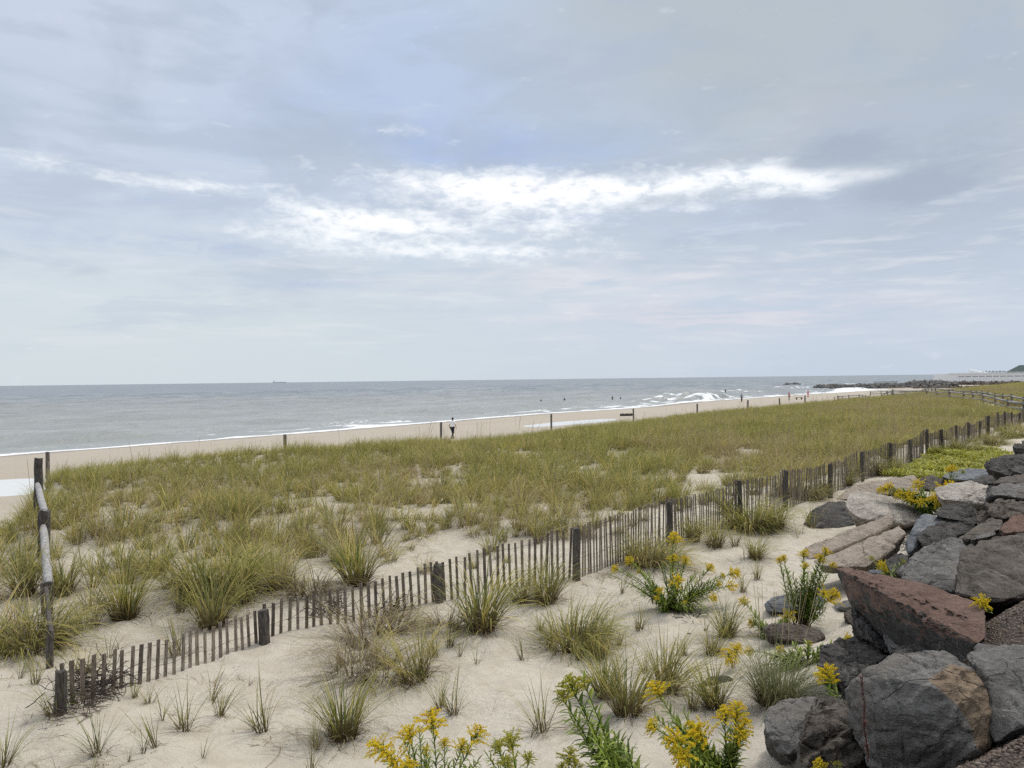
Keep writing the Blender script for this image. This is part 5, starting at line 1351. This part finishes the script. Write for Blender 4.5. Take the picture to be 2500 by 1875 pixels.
x, y = xy(gn, gs); sc = R.uniform(.7, 1.4, Ng)
o = scatter('ground_cover', MAT, np.stack([x, y, ground_z(gn, gs)], -1), R.uniform(0, 6.28, Ng), R.normal(0, .08, (Ng, 2)), np.stack([sc, sc, sc * (1 + .8 * fbm(gn * 1.5, gs * 1.5, 45, 2))], -1), R.randint(0, 4, Ng))
tag(o, 'yellow-green mat of creeping plants between the far boulders and the fence', 'ground cover')
# ------------------------------------------------------------------ people
def skin_body(name, joints, edges, mat, parent, levels=2):
    me = bpy.data.meshes.new(name)
    me.from_pydata([j[0] for j in joints], edges, []); me.update()
    o = link(name, me, mat, parent)
    sk = o.modifiers.new('skin', 'SKIN')
    for i, j in enumerate(joints):
        r = j[1]; me.skin_vertices[0].data[i].radius = (r, r) if not isinstance(r, tuple) else r
    me.skin_vertices[0].data[0].use_root = True
    ss_ = o.modifiers.new('sub', 'SUBSURF'); ss_.levels = levels; ss_.render_levels = levels
    return o
def flat_mat(name, c, rough=0.8):
    def f(g, b):
        n_ = g.noise(g.coord('Object'), 14.0, 4, .6)
        g.put(b.inputs['Base Color'], g.mix(n_, tuple(q * .82 for q in c), tuple(min(.95, q * 1.12) for q in c))); b.inputs['Roughness'].default_value = rough
    return material(name, f)
M_skin = flat_mat('skin', (0.42, 0.26, 0.19)); M_hair = flat_mat('hair', (0.03, 0.022, 0.018)); M_white = flat_mat('white_cotton', (0.88, 0.88, 0.90))
M_navy = flat_mat('dark_trousers', (0.018, 0.02, 0.028)); M_redc = flat_mat('red_cloth', (0.55, 0.05, 0.06)); M_pink = flat_mat('pink_cloth', (0.75, 0.28, 0.33)); M_wet = flat_mat('wetsuit', (0.07, 0.07, 0.08), .5)
M_greyc = flat_mat('grey_cloth', (0.22, 0.23, 0.25)); M_shoe = flat_mat('shoe', (0.03, 0.03, 0.03)); M_olivec = flat_mat('olive_cloth', (0.07, 0.075, 0.05))
def person(label, loc, heading, top, bottom, pose='walk', scale=1.0, group=None, long_sleeve=False, hairm=None):
    """1.75 m adult; heading = direction faced; body one continuous skinned figure"""
    root = empty('person', loc, heading); root.scale = (scale,) * 3; tag(root, label, 'person', group)
    st = 0.32 if pose == 'walk' else 0.06        # half stride
    lean = 0.03
    hipL, hipR = (-.09, 0, .92), (.09, 0, .92)
    kL, kR = (-.10, .14 * st / .32 + .02, .50), (.10, -.02 * st / .32, .49)
    aL, aR = (-.10, st * .85, .08), (.10, -st * 1.05, .13 if pose == 'walk' else .08)
    tL, tR = (-.11, st * .85 + .17, .035), (.11, -st * 1.05 + .15, .035)
    armL = [(-.19, lean + .01, 1.42), (-.25, -.10, 1.15), (-.24, -.06, .90), (-.235, -.035, .82)]
    armR = [(.19, lean + .01, 1.42), (.25, .08, 1.15), (.23, .22, .94), (.225, .26, .87)]
    if pose == 'bend':
        lean = .28; armL = [(-.17, .26, 1.30), (-.2, .42, 1.08), (-.16, .55, .92), (-.15, .6, .88)]; armR = [(.17, .26, 1.30), (.2, .42, 1.08), (.16, .55, .92), (.15, .6, .88)]
    sh = 1.44 if pose != 'bend' else 1.33
    J = [((0, 0, .95), (.145, .105)), ((0, lean * .4, 1.12), (.125, .09)), ((0, lean * .8, 1.30), (.15, .10)), ((0, lean, sh), (.12, .085)), ((0, lean + .01, sh + .09), .052), ((0, lean + .03, sh + .19), (.070, .085)), ((0, lean + .03, sh + .27), (.072, .088)),
         (hipL, .085), (kL, .055), (aL, .036), (tL, .034), (hipR, .085), (kR, .055), (aR, .036), (tR, .034)]
    Ed = [(0, 1), (1, 2), (2, 3), (3, 4), (4, 5), (5, 6), (0, 7), (7, 8), (8, 9), (9, 10), (0, 11), (11, 12), (12, 13), (13, 14)]
    for A in (armL, armR):
        b = len(J); J += [(A[0], .052), (A[1], .038), (A[2], .027), (A[3], (.032, .018))]; Ed += [(3, b), (b, b + 1), (b + 1, b + 2), (b + 2, b + 3)]
        # fingers and thumb
        h = Vector(A[3]); dn = (h - Vector(A[2])).normalized()
        for f_ in range(4):
            J.append((tuple(h + dn * (.075 + .012 * (f_ in (1, 2))) + Vector((0, (f_ - 1.5) * .02, 0))), .008)); Ed.append((b + 3, len(J) - 1))
        J.append((tuple(h + dn * .03 + Vector((0, .045, 0))), .009)); Ed.append((b + 3, len(J) - 1))
    skin_body('body', J, Ed, M_skin, root)
    # shirt, trousers, hair, shoes, face
    S = [((0, 0, .90), (.165, .125)), ((0, lean * .4, 1.12), (.145, .112)), ((0, lean * .8, 1.30), (.17, .12)), ((0, lean, sh), (.135, .10)), ((0, lean + .01, sh + .035), (.07, .06))]
    SE = [(0, 1), (1, 2), (2, 3), (3, 4)]
    for A in (armL, armR):
        b = len(S); mid = Vector(A[0]).lerp(Vector(A[1]), .75); S += [(A[0], .070), (tuple(mid), .058)]; SE += [(3, b), (b, b + 1)]
        if long_sleeve: S += [(A[1], .05), (A[2], .036)]; SE += [(b + 1, b + 2), (b + 2, b + 3)]
    skin_body('shirt', S, SE, top, root)
    T_ = [((0, 0, .96), (.158, .12)), (hipL, .10), (kL, .07), (aL, .052), (hipR, .10), (kR, .07), (aR, .052)]
    skin_body('trousers', T_, [(0, 1), (1, 2), (2, 3), (0, 4), (4, 5), (5, 6)], bottom, root)
    hd = Vector((0, lean + .03, sh + .24))
    def ball(nm, c, r, mat, cut=None):
        bm = bmesh.new(); bmesh.ops.create_uvsphere(bm, u_segments=16, v_segments=10, radius=1)
        for v in bm.verts: v.co = Vector((v.co.x * r[0], v.co.y * r[1], v.co.z * r[2])) + Vector(c)
        if cut: bmesh.ops.delete(bm, geom=[v for v in bm.verts if cut(v.co)], context='VERTS')
        me = bpy.data.meshes.new(nm); bm.to_mesh(me); bm.free(); me.polygons.foreach_set('use_smooth', [True] * len(me.polygons)); return link(nm, me, mat, root)
    ball('hair', hd + Vector((0, -.012, .02)), (.088, .108, .122), hairm or M_hair, lambda c: (c.y > hd.y + .045 and c.z < hd.z + .05) or c.z < hd.z - .075)
    mb = MB(); mb.tube([hd + Vector((0, .095, .01)), hd + Vector((0, .125, -.025)), hd + Vector((0, .10, -.035))], [.008, .014, .012], 6)
    for s_ in (-1, 1): mb.tube([hd + Vector((s_ * .082, .0, .01)), hd + Vector((s_ * .096, -.01, .0)), hd + Vector((s_ * .085, 0, -.035))], [.008, .014, .008], 6)
    mb.build('nose_and_ears', M_skin, root, True)
    mb = MB()
    for s_ in (-1, 1): mb.tube([hd + Vector((s_ * .032, .094, .012)), hd + Vector((s_ * .032, .104, .012))], [.010, .006], 6)
    mb.tube([hd + Vector((-.025, .098, -.06)), hd + Vector((0, .107, -.06)), hd + Vector((.025, .098, -.06))], .005, 5)
    mb.build('eyes_and_mouth', M_hair, root)
    for a_, t_ in ((aL, tL), (aR, tR)):
        mb = MB(); a_, t_ = Vector(a_), Vector(t_); mb.tube([a_ + Vector((0, -.05, -.04)), a_.lerp(t_, .5) + Vector((0, 0, -.02)), t_ + Vector((0, .03, 0))], [.045, .048, .036], 8); mb.build('shoe', M_shoe, root, True)
    return root
def stand(px, Y):
    p = at(px, 1000, Y); p.z = gz(p.x, p.y); return p
person('person in a white shirt and dark trousers walking along the beach, seen from behind', stand(1104, 70), -math.radians(28), M_white, M_navy, 'walk', 1.06)
person('person with dark legs walking by the surf near the breaking wave', stand(1811, 158), math.radians(150), M_greyc, M_navy, 'walk', 1.0)
person('person in a red top walking on the beach between two posts', stand(1927, 168), math.radians(120), M_redc, M_navy, 'walk', .95)
person('person in a pink top walking on the beach beside the far posts', stand(1973, 190), math.radians(-60), M_pink, M_redc, 'walk', 1.0)
person('dark-clad person standing on the sand by the rock mound', stand(2294, 330), math.radians(100), M_olivec, M_navy, 'stand', 1.1)
person('person in dark clothes leaning forward behind the far rail fence', stand(2176, 140), math.radians(-100), M_olivec, M_greyc, 'bend', 1.0, long_sleeve=True)
# bathers and a surfer, in the water up to the chest
def bather(label, px, py, scale=1.0, rise=.45, arms=False):
    d = ray(px, py); t = -CAM.z / d.z; p = CAM + d * t; n0, s0 = ns(p.x, p.y); z = float(sea_z(np.array([n0]), np.array([s0]))[0])
    root = empty('person', (p.x, p.y, z - .75 + rise * .3)); root.scale = (scale * .8,) * 3; tag(root, label, 'person', 'bathers and surfers in the water')
    J = [((0, 0, .3), (.14, .11)), ((0, 0, .65), (.14, .10)), ((0, 0, .92), (.17, .11)), ((0, 0, 1.06), .055), ((0, .02, 1.17), (.075, .09)), ((0, .02, 1.26), (.07, .085)), ((-.22, 0, .9), .055), ((-.36, .15, .66), .04), ((.22, 0, .9), .055), ((.36, .15, .66 + (.5 if arms else 0)), .04)]
    skin_body('body', J, [(0, 1), (1, 2), (2, 3), (3, 4), (4, 5), (2, 6), (6, 7), (2, 8), (8, 9)], M_wet, root)
    bm = bmesh.new(); bmesh.ops.create_uvsphere(bm, u_segments=12, v_segments=8, radius=.1)
    for v in bm.verts: v.co += Vector((0, .01, 1.26))
    bmesh.ops.delete(bm, geom=[v for v in bm.verts if v.co.z < 1.19], context='VERTS')
    me = bpy.data.meshes.new('hair'); bm.to_mesh(me); bm.free(); link('hair', me, M_hair, root)
    return root
bather('bather in the sea, smallest and farthest from the breaking wave', 1321, 980, 1.2)
bather('bather in the sea above the long tidal pool, second from the shore post', 1378, 977, 1.5)
bather('surfer sitting in the calm water, bulkier of the close pair', 1495, 975, 1.5, 1.0)
bather('surfer beside the bulkier one, nearer the breaking wave', 1515, 974, 1.2, .6)
bather('surfer rising on the crest of the breaking wave', 1771, 962, 1.9, 1.4, True)
bather('bather in shallow surf right of the walker with dark legs', 1830, 964, 1.1, .3)

# ------------------------------------------------------------------ far things
def far_rocks(label, name, path, width, height, cnt, r0, r1, seed, mat='brown', base=None):
    """one heap: a mound or breakwater of tumbled rock; each visible block is a part of the heap"""
    rr = random.Random(seed); P_ = [Vector(p) for p in path]; O = P_[0].copy(); mb = MB(); root = empty(name, O); tag(root, label, 'rock pile')
    for i in range(cnt):
        t = rr.random() * (len(P_) - 1); k = int(t); k = min(k, len(P_) - 2); c = P_[k].lerp(P_[k + 1], t - k)
        d = (P_[k + 1] - P_[k]).normalized(); sd = Vector((-d.y, d.x, 0)); o_ = rr.gauss(0, .42)
        r = rr.uniform(r0, r1); hgt = height * max(0, 1 - (abs(o_)) ** 1.5) * rr.uniform(.5, 1)
        c = c + sd * o_ * width + Vector((0, 0, hgt - r * .3)) - O
        pts = [Vector((rr.gauss(0, 1), rr.gauss(0, 1), rr.gauss(0, .7))).normalized() * r * rr.uniform(.8, 1.15) for _ in range(10)]
        bm = bmesh.new(); [bm.verts.new(p) for p in pts]; bmesh.ops.convex_hull(bm, input=bm.verts)
        bm.verts.index_update(); f_ = rr.uniform(.7, 1.3)
        mb.add([v.co + c for v in bm.verts], [tuple(v.index for v in f.verts) for f in bm.faces], (f_, f_, f_)); bm.free()
    mb.build('rock_mass', RM[mat], root)
    return root
def sea_at(px, py, z=0.0):
    d = ray(px, py); t = (z - CAM.z) / d.z; return CAM + d * t
def landp(px, Y):
    p = at(px, 940, Y); p.z = gz(p.x, p.y); return p
a = sea_at(1995, 947.5); b = sea_at(2100, 947.5)
far_rocks('long low rock jetty running out through the surf', 'rock_jetty', [at(1996, 948, a.y).xy.to_3d() + Vector((0, 0, -.1)), at(2060, 948, 372).xy.to_3d(), at(2130, 948, 362).xy.to_3d() + Vector((0, 0, .2)), landp(2230, 345), landp(2330, 318)], 3.4, 2.0, 720, .6, 1.35, 31, 'grey')
far_rocks('outlying rocks awash beyond the jetty, with surf breaking on them', 'offshore_rocks', [sea_at(1918, 940) , sea_at(1950, 939)], 5, 1.0, 60, .7, 1.6, 32, 'grey')
p = landp(2262, 372)
far_rocks('heaped rock mound at the landward end of the jetty, before the white building', 'rock_mound', [landp(2222, 368), landp(2262, 375), landp(2294, 384)], 5.5, 2.3, 260, .6, 1.3, 33, 'grey')
far_rocks('line of dark rocks along the foot of the white beach building', 'rock_line', [landp(2296, 385), landp(2370, 372), landp(2440, 360), landp(2520, 350)], 2.6, 1.6, 300, .55, 1.25, 34, 'brown')
far_rocks('brown rocks and brush strip on the sand above the far dune grass', 'rock_strip', [landp(2230, 300), landp(2300, 292), landp(2400, 285)], 2.0, .8, 170, .4, .9, 35, 'brown')

# long white beach building
M_wall = flat_mat('white_paint', (0.82, 0.83, 0.84), .6); M_dgreen = flat_mat('green_shingle', (0.055, 0.085, 0.080), .8); M_pane = flat_mat('window_glass', (0.16, 0.18, 0.20), .15); M_trim = flat_mat('grey_trim', (0.33, 0.35, 0.38))
A = landp(2280, 430); Bq = landp(2560, 395); A.z = B_z = 1.0; Bq.z = 1.0
Lb = (Bq - A).length; ang = math.atan2(Bq.y - A.y, Bq.x - A.x)
cl = empty('beach_building', A, ang); tag(cl, 'long low white building with wide bays at the far end of the beach', 'building')
Hh = (6.3 - 1.0) + 0.15
mb = MB(); mb.box((Lb / 2, 6, Hh * .5 - .5), (Lb, 12, Hh + 1)); mb.build('wall', M_wall, cl)
mb = MB(); mb.box((Lb / 2 + 4, 6, Hh + .16), (Lb - 6, 12.8, .3)); mb.build('roof', M_wall, cl)
mb = MB(); mb.box((Lb / 2 + 4, -.35, Hh + .9), (Lb - 10, .12, .1)); 
for k in range(int(Lb / 3)): mb.box((6 + k * 3, -.35, Hh + .6), (.1, .1, .62))
mb.build('railing', M_wall, cl)
nbay = 12; bw = (Lb - 14) / nbay
for k in range(nbay):
    x0 = 12 + (k + .5) * bw
    mb = MB(); mb.box((x0, -.06, Hh * .72), (bw * .80, .1, .42)); mb.build('window', M_trim, cl)
    mb = MB(); mb.box((x0 - bw * .5, -.2, Hh * .42), (.5, .4, Hh * .84 + .6)); mb.build('pillar', M_wall, cl)
# sloping white awning on the roof
mb = MB(); w0 = Lb * .33
mb.add([(w0, 1, Hh + .3), (w0 + 9, 1, Hh + .3), (w0 + 9, 6, Hh + .3), (w0, 6, Hh + .3), (w0 - 1, 1, Hh + 2.0), (w0 - 1, 6, Hh + 2.0), (w0 - .6, 1, Hh + 2.2), (w0 - .6, 6, Hh + 2.2)],
       [(0, 1, 2, 3), (4, 5, 7, 6), (0, 4, 6, 1), (3, 2, 7, 5), (6, 7, 2, 1), (0, 3, 5, 4)]); mb.build('roof_awning', M_wall, cl)
# green-roofed pavilion
G0 = landp(2508, 400); G0.z = 1.0
pv = empty('green_roofed_pavilion', G0, ang); tag(pv, 'pavilion with a steep dark green hipped roof above the white building', 'building')
gw, gd, ge, gt = 24.0, 14.0, 5.9, 9.9
mb = MB(); mb.box((gw / 2 - 10, gd / 2 + 2, ge / 2), (gw - 1.5, gd - 1.5, ge)); mb.build('wall', M_wall, pv)
mb = MB(); x0, x1, y0, y1 = -10, gw - 10, 2, 2 + gd
mb.add([(x0, y0, ge), (x1, y0, ge), (x1, y1, ge), (x0, y1, ge), (x0 + 5.4, y0 + 6, gt - .3), (x1 - 5.4, y0 + 6, gt), (x1 - 5.4, y1 - 6, gt), (x0 + 5.4, y1 - 6, gt - .3)], [(3, 2, 1, 0), (0, 1, 5, 4), (1, 2, 6, 5), (2, 3, 7, 6), (3, 0, 4, 7), (4, 5, 6, 7)])
rf_ = mb.build('roof', M_dgreen, pv)
mb = MB(); mb.box((x0 + 9.5, y0 + 2.7, ge + 2.1), (1.6, 1.6, 1.3)); dm = mb.build('dormer', M_trim, rf_)
mb = MB(); mb.box((x0 - 6, y0 + 4, ge + .25), (13, .4, .35))
for k in range(7): mb.box((x0 - 11 + k * 1.6, y0 + 4, ge + .6), (.5, .4, .5 + .3 * (k % 2)))
mb.build('deck_railing', M_dgreen, pv)
# volleyball net
q0, q1 = landp(2133, 430), landp(2190, 425); vn = empty('volleyball_net', q0); tag(vn, 'volleyball net strung between two poles on the far beach', 'net')
for q in (q0, q1): mb = MB(); mb.tube([q - q0, q - q0 + Vector((0, 0, 2.5))], .09, 6); mb.build('pole', M_post, vn)
mb = MB(); d = q1 - q0
for z_ in (1.5, 1.75, 2.0, 2.4): mb.tube([Vector((0, 0, z_)), d + Vector((0, 0, z_))], .03 if z_ not in (1.5, 2.4) else .06, 4)
for k in range(60): mb.tube([d * (k / 60) + Vector((0, 0, 1.5)), d * (k / 60) + Vector((0, 0, 2.4))], .02, 3)
mb.build('mesh_net', M_post, vn)
# low bench on the beach by the posts
bq = stand(1951, 172); bn = empty('wooden_bench', bq, .4); tag(bn, 'low dark wooden bench on the beach beside the red-topped walker', 'bench')
mb = MB(); mb.box((0, 0, .45), (1.9, .4, .07)); mb.build('seat', M_drift, bn)
for s_ in (-.7, .7): mb = MB(); mb.box((s_, 0, .2), (.1, .34, .43)); mb.build('leg', M_drift, bn)
# people seated on the sand by the rail end
def seated(label, px, Y, top, hd):
    root = empty('person', stand(px, Y), hd); tag(root, label, 'person', 'people sitting on the sand by the rail end')
    J = [((0, 0, .16), (.15, .13)), ((0, .02, .45), (.13, .10)), ((0, .06, .66), (.15, .1)), ((0, .08, .78), .05), ((0, .1, .88), (.075, .09)), ((0, .1, .97), (.07, .085)),
         ((-.1, .1, .14), .09), ((-.12, .42, .42), .06), ((-.12, .7, .06), .04), ((-.12, .84, .04), .035), ((.1, .1, .14), .09), ((.12, .42, .42), .06), ((.12, .7, .06), .04), ((.12, .84, .04), .035),
         ((-.2, .07, .62), .05), ((-.24, .2, .42), .038), ((-.12, .42, .46), .03), ((.2, .07, .62), .05), ((.24, .2, .42), .038), ((.12, .42, .46), .03)]
    skin_body('body', J, [(0, 1), (1, 2), (2, 3), (3, 4), (4, 5), (0, 6), (6, 7), (7, 8), (8, 9), (0, 10), (10, 11), (11, 12), (12, 13), (2, 14), (14, 15), (15, 16), (2, 17), (17, 18), (18, 19)], M_skin, root)
    skin_body('shirt', [((0, 0, .14), (.17, .15)), ((0, .02, .45), (.15, .12)), ((0, .06, .66), (.165, .12)), ((-.2, .07, .62), .065), ((.2, .07, .62), .065)], [(0, 1), (1, 2), (2, 3), (2, 4)], top, root)
    mb = MB(); mb.tube([Vector((0, .07, .93)), Vector((0, .08, 1.0)), Vector((0, .09, 1.05))], [.085, .095, .05], 10); mb.build('hair', M_hair, root, True)
seated('person in dark clothes sitting on the sand, nearer the far posts', 2039, 150, M_navy, 1.2)
seated('person in grey clothes sitting on the sand beside the dark-clad one', 2049, 153, M_greyc, .4)
seated('person in pink sitting on the sand at the rail fence end', 2058, 148, M_pink, 1.5)

# ship on the horizon, its grey paled to stand in for distance haze
M_ship = flat_mat('ship_haze_grey', (0.60, 0.64, 0.69)); S0 = sea_at(682, 935.5 - .0122 * 0); D_ = 9000.0
S0 = at(682, 935, D_); S0.z = 0
sh_ = empty('cargo_ship', S0, math.radians(17)); sh_.scale = (.85, .85, .62); tag(sh_, 'long low cargo ship faint on the horizon', 'ship')
mb = MB(); mb.add([(-88, -12, -8), (84, -12, -8), (84, 12, -8), (-88, 12, -8), (-92, -13, 13), (94, -13, 15), (94, 13, 15), (-92, 13, 13)], [(3, 2, 1, 0), (4, 5, 6, 7), (0, 1, 5, 4), (1, 2, 6, 5), (2, 3, 7, 6), (3, 0, 4, 7)]); mb.build('hull', M_ship, sh_)
mb = MB(); mb.box((-68, 0, 25), (15, 22, 24)); mb.box((-66, 0, 39), (11, 20, 5)); mb.build('superstructure', M_ship, sh_)
mb = MB(); mb.tube([(-76, 0, 33), (-78, 0, 47)], [4, 3.4], 8); mb.build('funnel', M_ship, sh_)
mb = MB()
for k in range(7): mb.box((-38 + k * 18, 0, 16 + (k % 2)), (15, 20, 5))
mb.build('deck_cargo', M_ship, sh_)
